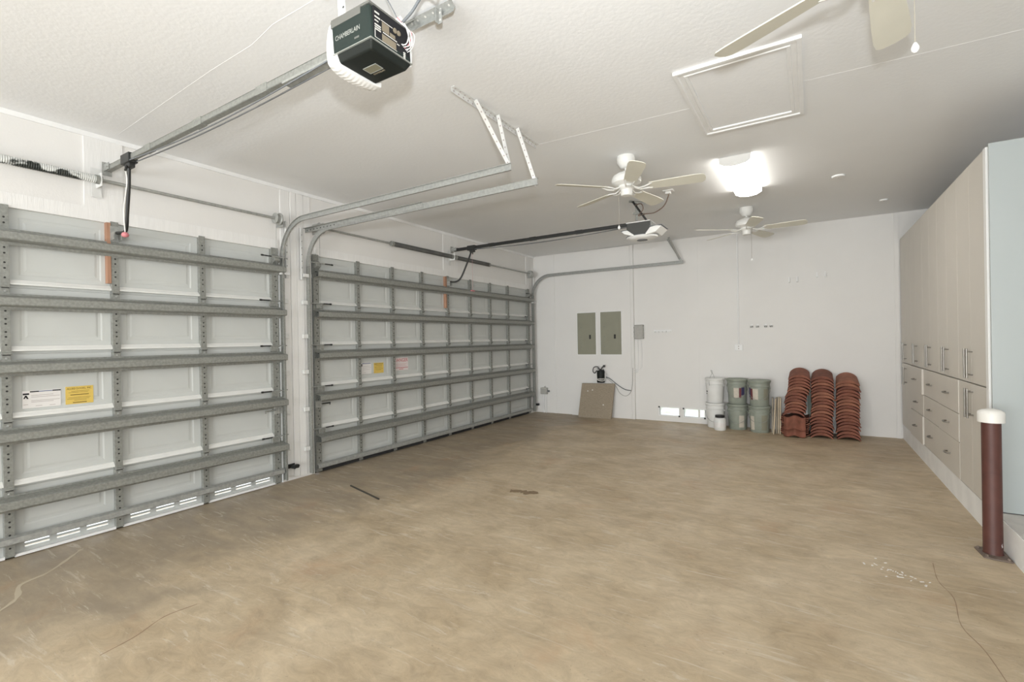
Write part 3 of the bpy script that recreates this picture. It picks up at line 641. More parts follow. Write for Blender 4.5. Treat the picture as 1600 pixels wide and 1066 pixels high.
for k in range(7):
    y = 1.548 + 0.006 * k; c = (xe, y, 2.735 - 0.003 * k)
    MB().tube(spline([c, (xe + 0.02 + 0.004 * (k % 3), y + 0.01, 2.735 + 0.012 * (k % 2)), (xe + 0.03, y + 0.015 - 0.012 * (k % 3), 2.79), (xe - 0.005, y + 0.01, 2.83), (xe - 0.04, y + 0.0, 2.86 + 0.006 * k)], 4), 0.0018, 5).build('wire', 'rope_white' if k != 3 else 'red_plastic', op, smooth=60)
# ribbed white light cover at the rail end and along the far lower edge
L0 = ax0 - 0.002; NV = 44; lens = MB(); vs = []
PF = [(0.012, 0.182), (-0.030, 0.172), (-0.062, 0.140), (-0.078, 0.095), (-0.076, 0.050), (-0.060, 0.012), (-0.030, -0.014), (0.012, -0.024), (0.040, -0.012), (0.042, 0.02), (0.03, 0.10)]
for k in range(NV + 1):
    v = k / NV; s_ = math.sqrt(max(0.0, 1 - (2 * v - 1) ** 2 * 0.85)); rib = 0.0010 if k % 4 < 2 else -0.0008
    for q, (dx, dz) in enumerate(PF):
        rb = rib if 3 <= q <= 7 else 0
        vs.append((L0 + (dx * s_ if dx < 0 else dx) - (rb if dx < 0.02 else 0), ay0 + 0.004 + (ay1 - ay0 + 0.010) * v, az0 + (dz if dz > 0.03 else 0.03 + (dz - 0.03) * (0.55 + 0.45 * s_)) - rb))
nq = len(PF)
lens.add(vs, [(k * nq + q, k * nq + (q + 1) % nq, (k + 1) * nq + (q + 1) % nq, (k + 1) * nq + q) for k in range(NV) for q in range(nq)] + [tuple(range(nq)), tuple(range(NV * nq, NV * nq + nq))]).build('light_cover', 'lens_white', op, smooth=50)
MB().prism([(ay1 - 0.004, az0 + 0.02), (ay1 + 0.022, az0 + 0.04), (ay1 + 0.026, az0 + 0.10), (ay1 + 0.012, az0 + 0.17), (ay1 - 0.002, az0 + 0.17)], 'x', ax0 + 0.01, ax1 - 0.02).build('light_cover', 'lens_white', op, bevel=0.006)
rail_parts(op, Y1, XL + 0.07, ax0 - 0.02, ZR1, 'galvanized', 0)
MB().box(-2.28, ax0 - 0.03, Y1 - 0.024, Y1 + 0.024, ZR1 - 0.04, ZR1 - 0.028).build('chain_guard', 'galvanized_light', op)
header_bracket(op, Y1, ZR1); opener_arm(op, Y1, -4.19, ZR1, 1.536)
# hanging angles to the ceiling
for nm, p, q, up in (('hanging_angle', (-1.88, 1.42, HC - 0.003), (-1.62, 1.42, HC - 0.003), (0, 0, -1)), ('hanging_angle', (-1.72, 1.80, HC - 0.02), (-1.42, 1.80, HC - 0.02), (0, -0.5, -1)),
                     ('hanging_strap', (-1.74, 1.42, HC - 0.01), (-1.73, 1.42, az1 + 0.004), (0, -1, 0)), ('hanging_strap', (-1.66, 1.79, HC - 0.03), (-1.66, 1.60, az1 + 0.01), (1, 0, 0)), ('hanging_strap', (-1.50, 1.80, HC - 0.02), (-1.50, 1.80, HC - 0.09), (0, -1, 0))):
    mb = MB(); angle_iron(mb, p, q, 0.036 if nm == 'hanging_angle' else 0.022, up=up); o = mb.build(nm, 'galvanized_light' if p[1] > 1.7 else 'painted_metal', op)
    d = (Vector(q) - Vector(p)).normalized(); sd = d.cross(Vector(up)).normalized(); holes(p, q, max(2, int((Vector(q) - Vector(p)).length / 0.045)), sd.cross(d)).build('punched_holes', 'white_print' if p[1] > 1.7 else 'dark_hole', o)['kind'] = 'stuff'
MB().tube(spline([(-1.56, 1.57, az1 + 0.01), (-1.50, 1.60, 2.90), (-1.44, 1.62, 2.97), (-1.40, 1.66, 2.96), (-1.37, 1.62, 2.98), (-1.42, 1.58, 3.0), (-1.38, 1.52, 3.03), (-1.36, 1.48, HC - 0.005)], 6), 0.0065, 8).build('power_cord', 'cord_gray', op, smooth=60)
MB().tube(spline([(-1.55, 1.58, az1 + 0.01), (-1.60, 1.60, 2.93), (-1.62, 1.56, 3.0), (-1.60, 1.50, HC - 0.004)], 6), 0.0025, 6).build('antenna_wire', 'cord_gray', op, smooth=60)
rp = MB().tube(spline([(-4.155, Y1 - 0.035, ZR1 - 0.10), (-4.15, Y1 - 0.03, 2.60), (-4.24, Y1 - 0.02, 2.42), (-4.255, Y1 - 0.01, 2.265)], 5), 0.004, 6).build('release_cord', 'rope_white', op, smooth=60)
MB().lathe([(0.008, -0.02), (0.022, -0.012), (0.024, 0.0), (0.018, 0.012), (0.006, 0.018)], (-4.255, Y1 - 0.01, 2.245), 12).build('release_handle', 'red_plastic', rp, smooth=60)

# second opener, over the wide door
Y2 = 5.69; ZR2 = 2.80
op = thing('garage_door_opener', (-1.68, Y2, 2.58), 'dark grey opener with flaring white light lenses under the ceiling fan', 'door opener')
bx0, bx1, by0, by1 = -1.835, -1.555, Y2 - 0.14, Y2 + 0.14
MB().prism([(bx0, 2.70), (bx0 + 0.09, 2.632), (bx1 - 0.06, 2.632), (bx1, 2.70), (bx1, 2.775), (bx0, 2.775)], 'y', by0, by1).build('housing', 'opener_gray', op, bevel=0.006)
MB().box(bx0 - 0.004, bx1 + 0.004, by0 - 0.004, by1 + 0.004, 2.775, 2.785).build('top_plate', 'painted_metal', op)
MB().box(bx1, bx1 + 0.012, by0 + 0.02, by1 - 0.02, 2.70, 2.768).build('end_panel', 'galvanized_light', op)
MB().prism([(bx0 + 0.002, 2.702), (bx0 + 0.088, 2.634), (bx0 + 0.075, 2.618), (bx0 - 0.03, 2.655), (bx0 - 0.065, 2.690)], 'y', by0 - 0.002, by1 + 0.002).build('light_lens', 'lens_white', op, bevel=0.006)
MB().prism([(bx1 - 0.002, 2.702), (bx1 - 0.058, 2.634), (bx1 - 0.05, 2.618), (bx1 + 0.06, 2.640), (bx1 + 0.13, 2.70), (bx1 + 0.07, 2.712)], 'y', by0 - 0.002, by1 + 0.002).build('light_lens', 'lens_white', op, bevel=0.006)
for a, b, z in ((bx0 - 0.068, bx0 + 0.01, 2.694), (bx1 - 0.01, bx1 + 0.135, 2.708)): MB().box(a, b, by0 - 0.006, by1 + 0.006, z, z + 0.006).build('lens_rim', 'cord_gray', op)
MB().lathe([(0.02, -0.045), (0.12, -0.042), (0.165, -0.022), (0.17, -0.004), (0.15, 0.0)], (-1.69, Y2, 2.633), 28, sx=1.1, sy=0.85).build('bottom_lens', 'lens_white', op, smooth=50)
MB().lathe([(0.150, 0.0), (0.174, 0.0), (0.174, 0.006), (0.150, 0.006)], (-1.69, Y2, 2.628), 28, sx=1.1, sy=0.85).build('lens_ring', 'cord_gray', op, smooth=40)
MB().lathe([(0.055, -0.049), (0.062, -0.049), (0.062, -0.043), (0.055, -0.043)], (-1.69, Y2, 2.633), 24).build('lens_ring', 'cord_gray', op, smooth=40)
rail_parts(op, Y2, XL + 0.07, bx0 + 0.01, ZR2, 'black_metal', 0)
header_bracket(op, Y2, ZR2); opener_arm(op, Y2, -4.22, ZR2, 5.582)
for p, q, up, m in (((-1.80, Y2 - 0.12, HC - 0.003), (-1.60, Y2 + 0.1, HC - 0.003), (0, 0, -1), 'galvanized_light'), ((-1.77, Y2 - 0.09, HC - 0.006), (-1.60, Y2 - 0.10, 2.785), (0, -1, 0), 'black_metal'), ((-1.75, Y2, HC - 0.006), (-1.75, Y2, 2.785), (0, -1, 0), 'galvanized_light'), ((-1.78, Y2 - 0.05, 2.90), (-1.64, Y2 - 0.05, 2.87), (0, 0, 1), 'galvanized')):
    mb = MB(); angle_iron(mb, p, q, 0.02, up=up); mb.build('hanging_strap', m, op)
MB().tube(spline([(-1.74, Y2 - 0.1, 2.99), (-1.66, Y2 - 0.12, 2.99), (-1.64, Y2 - 0.12, 2.92), (-1.70, Y2 - 0.1, 2.86), (-1.62, Y2 - 0.1, 2.87), (-1.50, Y2 - 0.15, 2.855), (-1.38, Y2 - 0.2, 2.90), (-1.32, Y2 - 0.24, 2.99), (-1.318, Y2 - 0.25, HC - 0.03)], 6), 0.006, 8).build('power_cord', 'cord_brown', op, smooth=60)
MB().box(-1.345, -1.29, Y2 - 0.275, Y2 - 0.225, HC - 0.04, HC - 0.012).build('plug', 'trim_paint', op, bevel=0.004)
MB().box(-1.37, -1.26, Y2 - 0.29, Y2 - 0.21, HC - 0.012, HC).build('outlet_plate', 'trim_paint', op, bevel=0.003)
rp = MB().tube([(-4.19, Y2 - 0.035, ZR2 - 0.10), (-4.19, Y2 - 0.035, 2.16)], 0.002, 6).build('release_cord', 'ink_rose', op)
MB().box(-4.20, -4.18, Y2 - 0.075, Y2 + 0.005, 2.145, 2.162).build('release_handle', 'red_plastic', rp, bevel=0.003)

# ------------------------------------------------------------------ ceiling fans
def fan(cx, cy, base, label, zb, chain):
    root = thing('ceiling_fan', (cx, cy, zb), label, 'ceiling fan', 'white five-blade ceiling fans')
    MB().lathe([(0.03, -0.105), (0.05, -0.10), (0.078, -0.055), (0.082, -0.02), (0.078, 0)], (cx, cy, HC), 28).build('canopy', 'fan_white', root, smooth=50)
    MB().cyl((cx, cy, HC - 0.1), (cx, cy, zb + 0.13), 0.013, 14).build('downrod', 'fan_white', root, smooth=50)
    MB().lathe([(0.028, 0.155), (0.04, 0.142), (0.075, 0.135), (0.118, 0.11), (0.132, 0.075), (0.128, 0.045), (0.10, 0.028), (0.07, 0.022)], (cx, cy, zb), 32).build('motor_housing', 'fan_white', root, smooth=50)
    MB().lathe([(0.07, 0.024), (0.074, 0.005), (0.06, -0.012), (0.052, -0.015), (0.052, -0.055), (0.045, -0.066), (0.012, -0.07)], (cx, cy, zb), 28).build('switch_housing', 'fan_white', root, smooth=50)
    src = None
    for k in range(5):
        a = math.radians(base + 72 * k); ca, sa = math.cos(a), math.sin(a); pit = math.radians(-13)
        bm_ = MB(); cr = []
        for (r, hw) in ((0.20, 0.052), (0.30, 0.058), (0.45, 0.066), (0.58, 0.070), (0.635, 0.064), (0.655, 0.045), (0.662, 0.0)): cr.append((r, hw))
        top = [(r, hw) for r, hw in cr] + [(r, -hw) for r, hw in cr[-2::-1]]
        vs = []
        for dz in (-0.003, 0.003):
            for r, y in top: vs.append((r, y * math.cos(pit), y * math.sin(pit) + dz))
        n = len(top); fs = [tuple(range(n - 1, -1, -1)), tuple(range(n, 2 * n))] + [(i, (i + 1) % n, n + (i + 1) % n, n + i) for i in range(n)]
        W = [(cx + x * ca - y * sa, cy + x * sa + y * ca, zb + z) for x, y, z in vs]
        bl = MB().add(W, fs).build('blade', 'fan_blade', root)
        ir = MB()
        for sg in (-1, 1):
            pts = [(0.07, 0.014 * sg, 0.008), (0.12, 0.02 * sg, -0.012), (0.17, 0.034 * sg, -0.006), (0.225, 0.038 * sg, 0.004 + 0.038 * sg * math.sin(pit))]
            ir.tube([(cx + x * ca - y * sa, cy + x * sa + y * ca, zb + z - 0.004) for x, y, z in pts], 0.007, 6)
        ir.build('blade_iron', 'fan_white', root, smooth=60)
    x, y, z0, z1 = chain
    ch = MB().cyl((cx + x, cy + y, zb - 0.03), (cx + x, cy + y, z1), 0.0018, 6).build('pull_chain', 'chain_brass', root)
    MB().lathe([(0.004, -0.018), (0.011, -0.010), (0.012, 0.0), (0.007, 0.012), (0.003, 0.018)], (cx + x, cy + y, z1 - 0.015), 12).build('pull_knob', 'lens_white', ch, smooth=60)
fan(-1.384, 4.208, 8, 'white ceiling fan between the track ends and the far opener', 2.765, (-0.075, 0.0, 0, 2.44))
fan(-0.671, 6.764, -2, 'white ceiling fan beyond the lit fixture, closest to the far wall', 2.775, (0.055, 0.0, 0, 2.40))
fan(0.23, 2.18, 8, 'white ceiling fan with a blade tip under the attic hatch', 2.765, (0.095, 0.0, 0, 2.435))

# ------------------------------------------------------------------ ceiling fixture, hatch, cover plates
t = thing('ceiling_light', (-0.56, 5.3, 2.965), 'lit fluorescent wraparound ceiling light with white end caps', 'ceiling light')
lx0, lx1, ly0, ly1 = -0.692, -0.428, 4.74, 5.90
MB().box(lx0 + 0.03, lx1 - 0.03, ly0 + 0.01, ly1 - 0.01, HC - 0.03, HC).build('base_pan', 'fixture_cap', t)
pf = [(lx0, HC - 0.025), (lx0 + 0.004, HC - 0.05), (lx0 + 0.05, HC - 0.076), (-0.56, HC - 0.086), (lx1 - 0.05, HC - 0.076), (lx1 - 0.004, HC - 0.05), (lx1, HC - 0.025)]
MB().prism(pf, 'y', ly0 + 0.012, ly1 - 0.012).build('diffuser', 'diffuser', t)
cap = [(x + (0.002 if x > -0.56 else -0.002), z - 0.003) for x, z in pf]; cap[0] = (lx0 - 0.002, HC - 0.001); cap[-1] = (lx1 + 0.002, HC - 0.001)
for a in (ly0, ly1 - 0.012): MB().prism(cap, 'y', a, a + 0.012).build('end_cap', 'fixture_cap', t)
t = thing('attic_hatch', (-0.36, 3.57, HC - 0.02), 'white framed attic hatch set in the ceiling', 'hatch')
hx0, hx1, hy0, hy1 = -0.70, -0.018, 3.045, 4.10
MB().box(hx0 + 0.06, hx1 - 0.06, hy0 + 0.06, hy1 - 0.06, HC - 0.006, HC).build('hatch_panel', 'ceiling_paint', t)
def trim_rail(p, q, inward):
    p, q, inw = Vector(p), Vector(q), Vector(inward); m_ = MB(); d = (q - p).normalized()
    prof = [(0, 0), (0, 0.020), (0.022, 0.020), (0.028, 0.012), (0.052, 0.012), (0.058, 0.017), (0.075, 0.015), (0.078, 0.0)]
    vs = [p + inw * a + d * a + Vector((0, 0, -h)) for a, h in prof] + [q + inw * a - d * a + Vector((0, 0, -h)) for a, h in prof]; n = len(prof)
    return m_.add(vs, [tuple(range(n - 1, -1, -1)), tuple(range(n, 2 * n))] + [(i, (i + 1) % n, n + (i + 1) % n, n + i) for i in range(n)]).build('frame_rail', 'trim_paint', t)
trim_rail((hx0, hy0, HC), (hx1, hy0, HC), (0, 1, 0)); trim_rail((hx1, hy0, HC), (hx1, hy1, HC), (-1, 0, 0)); trim_rail((hx1, hy1, HC), (hx0, hy1, HC), (0, -1, 0)); trim_rail((hx0, hy1, HC), (hx0, hy0, HC), (1, 0, 0))
for (x, y, r, lab) in ((0.266, 5.97, 0.062, 'round white cover plate on the ceiling beside the lit fixture'), (0.78, 7.354, 0.045, 'small round white cover plate on the ceiling above the cabinets')):
    c = tag(MB().lathe([(r, 0), (r, -0.010), (r * 0.93, -0.016), (0.01, -0.018)], (x, y, HC), 28).build('ceiling_cover_plate', 'trim_paint', smooth=40, origin=(x, y, HC - 0.018)), lab, 'cover plate', 'round ceiling plates')
    MB().lathe([(0.004, -0.018), (0.004, -0.021), (0.001, -0.0215)], (x, y, HC), 8).build('screw', 'galvanized_light', c)

# ------------------------------------------------------------------ far wall equipment
def breaker(x0, x1, lab):
    t = thing('breaker_panel', ((x0 + x1) / 2, YP, 1.13), lab, 'breaker panel', 'olive breaker panels on the far wall'); z0, z1 = 1.132, 1.896
    MB().box(x0 - 0.012, x1 + 0.012, YP - 0.008, YP, z0 - 0.012, z1 + 0.012).build('trim_plate', 'trim_paint', t)
    MB().box(x0, x1, YP - 0.016, YP - 0.008, z0, z1).build('cover', 'panel_olive', t, bevel=0.003)
    d = MB().box(x0 + 0.035, x1 - 0.035, YP - 0.021, YP - 0.016, z0 + 0.05, z1 - 0.05).build('door', 'panel_olive', t, bevel=0.002)
    xl = x0 + (x1 - x0) * 0.70; zl = z0 + 0.32
    MB().box(xl - 0.017, xl + 0.017, YP - 0.025, YP - 0.020, zl - 0.038, zl + 0.038).build('latch', 'dark_hole', d, bevel=0.002)
    for z in (z0 + 0.14, z0 + 0.32, z0 + 0.50): MB().lathe([(0.006, 0), (0.006, -0.003)], (x0 + 0.075, YP - 0.021, z), 8, 'y').build('screw', 'cord_gray', t)
breaker(-3.675, -3.315, 'olive grey breaker panel above the leaning board, nearer the garage door')
breaker(-3.222, -2.835, 'olive grey breaker panel beside the tall white batten')
t = thing('timer_box', (-2.52, YB, 1.39), 'small grey electrical box with side latches on the far wall', 'electrical box')
MB().box(-2.597, -2.443, YB - 0.065, YB - 0.001, 1.40, 1.645).build('body', 'box_gray', t, bevel=0.006)
MB().box(-2.588, -2.452, YB - 0.075, YB - 0.066, 1.41, 1.635).build('cover', 'box_gray', t, bevel=0.006)
for x in (-2.604, -2.440):
    for z in (1.45, 1.52, 1.60): MB().box(x - 0.007, x + 0.007, YB - 0.06, YB - 0.045, z - 0.012, z + 0.012).build('latch', 'box_gray', t)
for dx, zz in ((-0.03, 0.82), (0.035, 0.86)):
    MB().tube(spline([(-2.52 + dx, YB - 0.02, 1.40), (-2.52 + dx, YB - 0.012, 1.1), (-2.525 + dx, YB - 0.012, 0.92), (-2.57, YB - 0.015, zz), (-2.615, YB - 0.06, zz + 0.02)], 5), 0.004, 6).build('cable', 'trim_paint', t, smooth=60)
t = thing('outlet_box', (-4.40, YB, 0.33), 'grey weatherproof outlet box low on the far wall by the garage door', 'outlet')
MB().box(-4.475, -4.335, YB - 0.06, YB - 0.001, 0.36, 0.485).build('body', 'box_gray', t, bevel=0.006)
MB().box(-4.468, -4.342, YB - 0.068, YB - 0.06, 0.367, 0.478).build('cover', 'box_gray', t, bevel=0.004)
MB().cyl((-4.39, YB - 0.03, 0.485), (-4.39, YB - 0.03, 0.51), 0.014, 10).build('hub', 'box_gray', t)
MB().cyl((-4.325, YB - 0.03, 0.42), (-4.295, YB - 0.03, 0.42), 0.018, 10).build('hub', 'cord_gray', t)
for x in (-4.42, -4.37): MB().cyl((x, YB - 0.02, 0.36), (x, YB - 0.02, 0.0), 0.010, 8).build('conduit', 'trim_paint', t, smooth=50)
t = thing('wall_outlet', (-0.955, YB, 1.19), 'white surface outlet at the end of a thin conduit on the far wall', 'outlet')
MB().box(-1.01, -0.90, YB - 0.03, YB - 0.001, 1.195, 1.29).build('box', 'trim_paint', t, bevel=0.004)
MB().cyl((-0.955, YB - 0.012, 1.29), (-0.955, YB - 0.012, HC - 0.002), 0.010, 10).build('conduit', 'trim_paint', t, smooth=50)
for z in (1.225, 1.26): MB().box(-0.962, -0.948, YB - 0.032, YB - 0.03, z - 0.007, z + 0.007).build('socket', 'ink_gray', t)
t = thing('hook_rack', (-2.12, YB, 1.49), 'white hook rail on the far wall beside the grey timer box', 'hook rack')
MB().box(-2.272, -1.972, YB - 0.014, YB, 1.515, 1.55).build('rail', 'trim_paint', t, bevel=0.003)
for k in range(5):
    x = -2.245 + k * 0.062
    MB().tube([(x, YB - 0.014, 1.525), (x, YB - 0.035, 1.505), (x, YB - 0.05, 1.51), (x, YB - 0.055, 1.53)], 0.004, 6).build('hook', 'trim_paint', t, smooth=60)
for k, x in enumerate((-0.765, -0.685, -0.575, -0.50)):
    t = thing('wall_hook', (x, YB, 1.53), ('first', 'second', 'third', 'last')[k] + ' small wall hook from the thin conduit, above the buckets', 'hook', 'four wall hooks above the buckets')
    MB().box(x - 0.014, x + 0.014, YB - 0.006, YB, 1.55, 1.60).build('plate', 'trim_paint', t, bevel=0.002)
    for dx in (-0.016, 0.016): MB().tube([(x, YB - 0.006, 1.575), (x + dx * 0.6, YB - 0.03, 1.55), (x + dx, YB - 0.045, 1.552), (x + dx * 1.1, YB - 0.05, 1.575)], 0.005, 6).build('prong', 'galvanized_light', t, smooth=60)
for x, z, lab in ((-0.205, 2.25, 'lower of two small white U brackets high on the far wall'), (0.142, 2.297, 'higher of two small white U brackets on the far wall')):
    t = thing('wall_bracket', (x, YB, z - 0.05), lab, 'bracket', 'U brackets high on the far wall')
    MB().box(x - 0.055, x + 0.055, YB - 0.006, YB, z + 0.015, z + 0.045).build('back_plate', 'wall_paint', t)
    for dx in (-0.05, 0.05): MB().box(x + dx - 0.008, x + dx + 0.008, YB - 0.05, YB - 0.001, z - 0.045, z + 0.03).build('arm', 'trim_paint', t)

# leaning board and lighting transformer
t = MB(); zt = 0.605; y0b, y1b = 8.035, 8.155
lean = [(-3.612, y0b - 0.022, 0.0), (-2.985, y0b - 0.022, 0.0), (-2.985, y0b + 0.012, 0.0), (-3.612, y0b + 0.012, 0.0), (-3.575, y1b - 0.026, zt), (-2.95, y1b - 0.026, zt + 0.012), (-2.95, y1b + 0.006, zt + 0.012), (-3.575, y1b + 0.006, zt)]
bdo = tag(MB().hexa(lean).build('leaning_board', 'board_tan', bevel=0.004, origin=(-3.29, 8.06, 0)), 'square speckled tan board leaning against the far wall', 'board')
sc_ = MB()
for x, z in ((-3.45, 0.47), (-3.36, 0.49), (-3.14, 0.24)):
    yy = y0b - 0.022 + (y1b - y0b - 0.004) * z / zt - 0.0025
    sc_.add([(x - 0.016, yy, z), (x, yy, z - 0.011), (x + 0.017, yy, z + 0.002), (x + 0.002, yy, z + 0.012), (x, yy + 0.002, z)], [(0, 1, 4), (1, 2, 4), (2, 3, 4), (3, 0, 4), (0, 3, 2, 1)])
sc_.build('chip', 'label_white', bdo)['kind'] = 'stuff'
t = thing('lighting_transformer', (-3.20, YP, 0.62), 'black cylindrical lighting transformer with coiled cords above the leaning board', 'transformer')
MB().lathe([(0.066, 0.0), (0.07, 0.01), (0.07, 0.20), (0.064, 0.215), (0.03, 0.222)], (-3.205, YP - 0.075, 0.63), 20).build('housing', 'opener_black', t, smooth=45)
MB().lathe([(0.0715, 0.0), (0.0715, 0.022)], (-3.205, YP - 0.075, 0.685), 20).build('band', 'box_gray', t, smooth=45)
MB().box(-3.24, -3.17, YP - 0.02, YP, 0.66, 0.86).build('mount', 'black_metal', t)
MB().tube(spline([(-3.22, YP - 0.075, 0.85), (-3.26, YP - 0.09, 0.91), (-3.33, YP - 0.09, 0.90), (-3.345, YP - 0.10, 0.83), (-3.30, YP - 0.12, 0.80), (-3.26, YP - 0.13, 0.85)], 6), 0.008, 8).build('cord', 'black_metal', t, smooth=60)
MB().tube(spline([(-3.20, YP - 0.08, 0.85), (-3.17, YP - 0.10, 0.91), (-3.13, YP - 0.09, 0.93), (-3.20, YP - 0.10, 0.87), (-3.26, YP - 0.12, 0.88)], 6), 0.006, 8).build('cord', 'black_metal', t, smooth=60)
MB().box(-3.155, -3.12, YP - 0.10, YP - 0.07, 0.905, 0.945).build('plug', 'black_metal', t, bevel=0.004)
MB().tube(spline([(-3.27, YP - 0.10, 0.75), (-3.25, YP - 0.145, 0.69), (-3.18, YP - 0.15, 0.665), (-3.12, YP - 0.11, 0.68), (-3.12, YP - 0.09, 0.80)], 6), 0.006, 8).build('cord', 'rope_white', t, smooth=60)
MB().tube(spline([(-3.12, YP - 0.05, 0.73), (-3.04, YP - 0.03, 0.69), (-2.90, YP - 0.02, 0.58), (-2.78, YP - 0.02, 0.515), (-2.67, YP - 0.03, 0.50)], 6), 0.007, 8).build('cord', 'cord_gray', t, smooth=60)
MB().tube(spline([(-3.12, YP - 0.05, 0.72), (-2.96, YP - 0.02, 0.58), (-2.88, YP - 0.02, 0.45), (-2.78, YP - 0.015, 0.40), (-2.69, YP - 0.02, 0.46), (-2.645, YP - 0.03, 0.60), (-2.635, YB - 0.056, 0.9)], 6), 0.004, 6).build('cord', 'box_gray', t, smooth=60)

# ------------------------------------------------------------------ buckets, jar
def bucket(x, y, z, m, label, group, rim_r=0.155, h=0.385, bail=None, labels=(), lid=True, marks=()):
    t = thing('bucket', (x, y, z), label, 'bucket', group)
    r1 = rim_r - 0.014; r0 = rim_r - 0.030
    rr = lambda zz: r0 + (r1 - r0) * zz / h
    MB().lathe([(r0 - 0.004, 0), (r0, 0.006), (r1 - 0.003, h * 0.74), (r1 + 0.006, h * 0.75), (r1 + 0.006, h * 0.775), (r1 - 0.001, h * 0.785), (r1, h * 0.86), (r1 + 0.006, h * 0.87), (r1 + 0.006, h * 0.89), (r1, h * 0.90), (r1, h * 0.94)], (x, y, z), 32).build('body', m, t, smooth=40)
    if lid: MB().lathe([(rim_r - 0.006, h * 0.91), (rim_r, h * 0.93), (rim_r, h * 0.985), (rim_r - 0.008, h), (rim_r - 0.016, h - 0.004), (rim_r - 0.022, h - 0.012), (0.02, h - 0.013)], (x, y, z), 32).build('lid', m, t, smooth=40)
    for a in (-0.15, PI + 0.15):
        MB().cyl((x + math.cos(a) * (r1 - 0.002), y + math.sin(a) * (r1 - 0.002), z + h * 0.70), (x + math.cos(a) * (r1 + 0.010), y + math.sin(a) * (r1 + 0.010), z + h * 0.70), 0.014, 10).build('bail_ear', m, t, smooth=50)
    if bail == 'up':
        pts = [(x - 0.045 + 0.02 * math.sin(k), y - 0.0 + r1 * math.cos(PI * k / 12), z + h * 0.70 + 0.235 * math.sin(PI * k / 12)) for k in range(13)]
    else:
        pts = [(x + (r1 + 0.008) * math.cos(PI + PI * k / 12), y + (r1 + 0.008) * math.sin(PI + PI * k / 12), z + h * 0.70 - 0.17 * math.sin(PI * k / 12) * (bail or 1.0)) for k in range(13)]
    MB().tube(pts, 0.0028, 6).build('bail', 'galvanized_light', t, smooth=60)
    for (a0, a1, z0, z1, mm) in labels:
        mb = MB(); n = 8; vs = []
        for zz in (z0, z1):
            for k in range(n + 1):
                a = math.radians(a0 + (a1 - a0) * k / n); r_ = rr(zz) + 0.0025; vs.append((x + r_ * math.cos(a), y + r_ * math.sin(a), z + zz))
        for zz in (z0, z1):
            for k in range(n + 1):
                a = math.radians(a0 + (a1 - a0) * k / n); r_ = rr(zz) - 0.004; vs.append((x + r_ * math.cos(a), y + r_ * math.sin(a), z + zz))
        q = n + 1; fs = [(k, k + 1, q + k + 1, q + k) for k in range(n)] + [(k, 2 * q + k, 2 * q + k + 1, k + 1) for k in range(n)] + [(q + k, q + k + 1, 3 * q + k + 1, 3 * q + k) for k in range(n)] + [(0, q, 3 * q, 2 * q), (n, 2 * q + n, 3 * q + n, q + n)]
        mb.add(vs, fs).build('label', mm, t, smooth=40)
    return t
gw, gs = 'white buckets by the vents', 'sage buckets in two stacks of two'
bucket(-1.285, 8.06, 0, 'bucket_white', 'white plastic bucket on the floor under another white bucket', gw, 0.148)
bucket(-1.285, 8.06, 0.386, 'bucket_white', 'white plastic bucket with raised wire handle, on top of its stack', gw, 0.148, bail='up', labels=((200, 222, 0.17, 0.185, 'ink_black'), (200, 214, 0.135, 0.15, 'ink_black')))
lab_hi = ((255, 285, 0.10, 0.25, 'bucket_label'), (287, 300, 0.10, 0.25, 'label_maroon'), (301, 322, 0.14, 0.26, 'label_navy'))
bucket(-0.965, 8.055, 0, 'bucket_sage', 'sage green bucket on the floor next to the small white jar', gs, labels=((285, 318, 0.04, 0.22, 'bucket_label'),))
bucket(-0.965, 8.055, 0.386, 'bucket_sage', 'sage green bucket atop the stack next to the small white jar', gs, labels=lab_hi)
bucket(-0.655, 7.935, 0, 'bucket_sage', 'sage green bucket on the floor beside the leaning planks', gs, labels=((215, 242, 0.04, 0.24, 'bucket_label'), (285, 322, 0.04, 0.26, 'panel_olive')), bail=0.7)
bucket(-0.655, 7.935, 0.382, 'bucket_sage', 'sage green bucket atop the stack beside the leaning planks', gs, labels=((235, 268, 0.10, 0.26, 'bucket_label'), (218, 234, 0.10, 0.26, 'label_maroon'), (198, 217, 0.13, 0.27, 'label_navy'), (300, 330, 0.10, 0.26, 'panel_olive')))
t = thing('paint_jar', (-1.185, 7.825, 0), 'small squat white jar with a black lid in front of the white buckets', 'jar')
MB().lathe([(0.078, 0), (0.084, 0.008), (0.086, 0.15), (0.080, 0.175), (0.062, 0.19), (0.062, 0.20)], (-1.185, 7.825, 0), 24).build('body', 'bucket_white', t, smooth=45)
MB().lathe([(0.066, 0.19), (0.068, 0.195), (0.068, 0.222), (0.062, 0.226)], (-1.185, 7.825, 0), 24).build('lid', 'jar_lid', t, smooth=45)
MB().lathe([(0.0868, 0.05), (0.0870, 0.12)], (-1.185, 7.825, 0), 24).build('label', 'label_white', t, smooth=45)

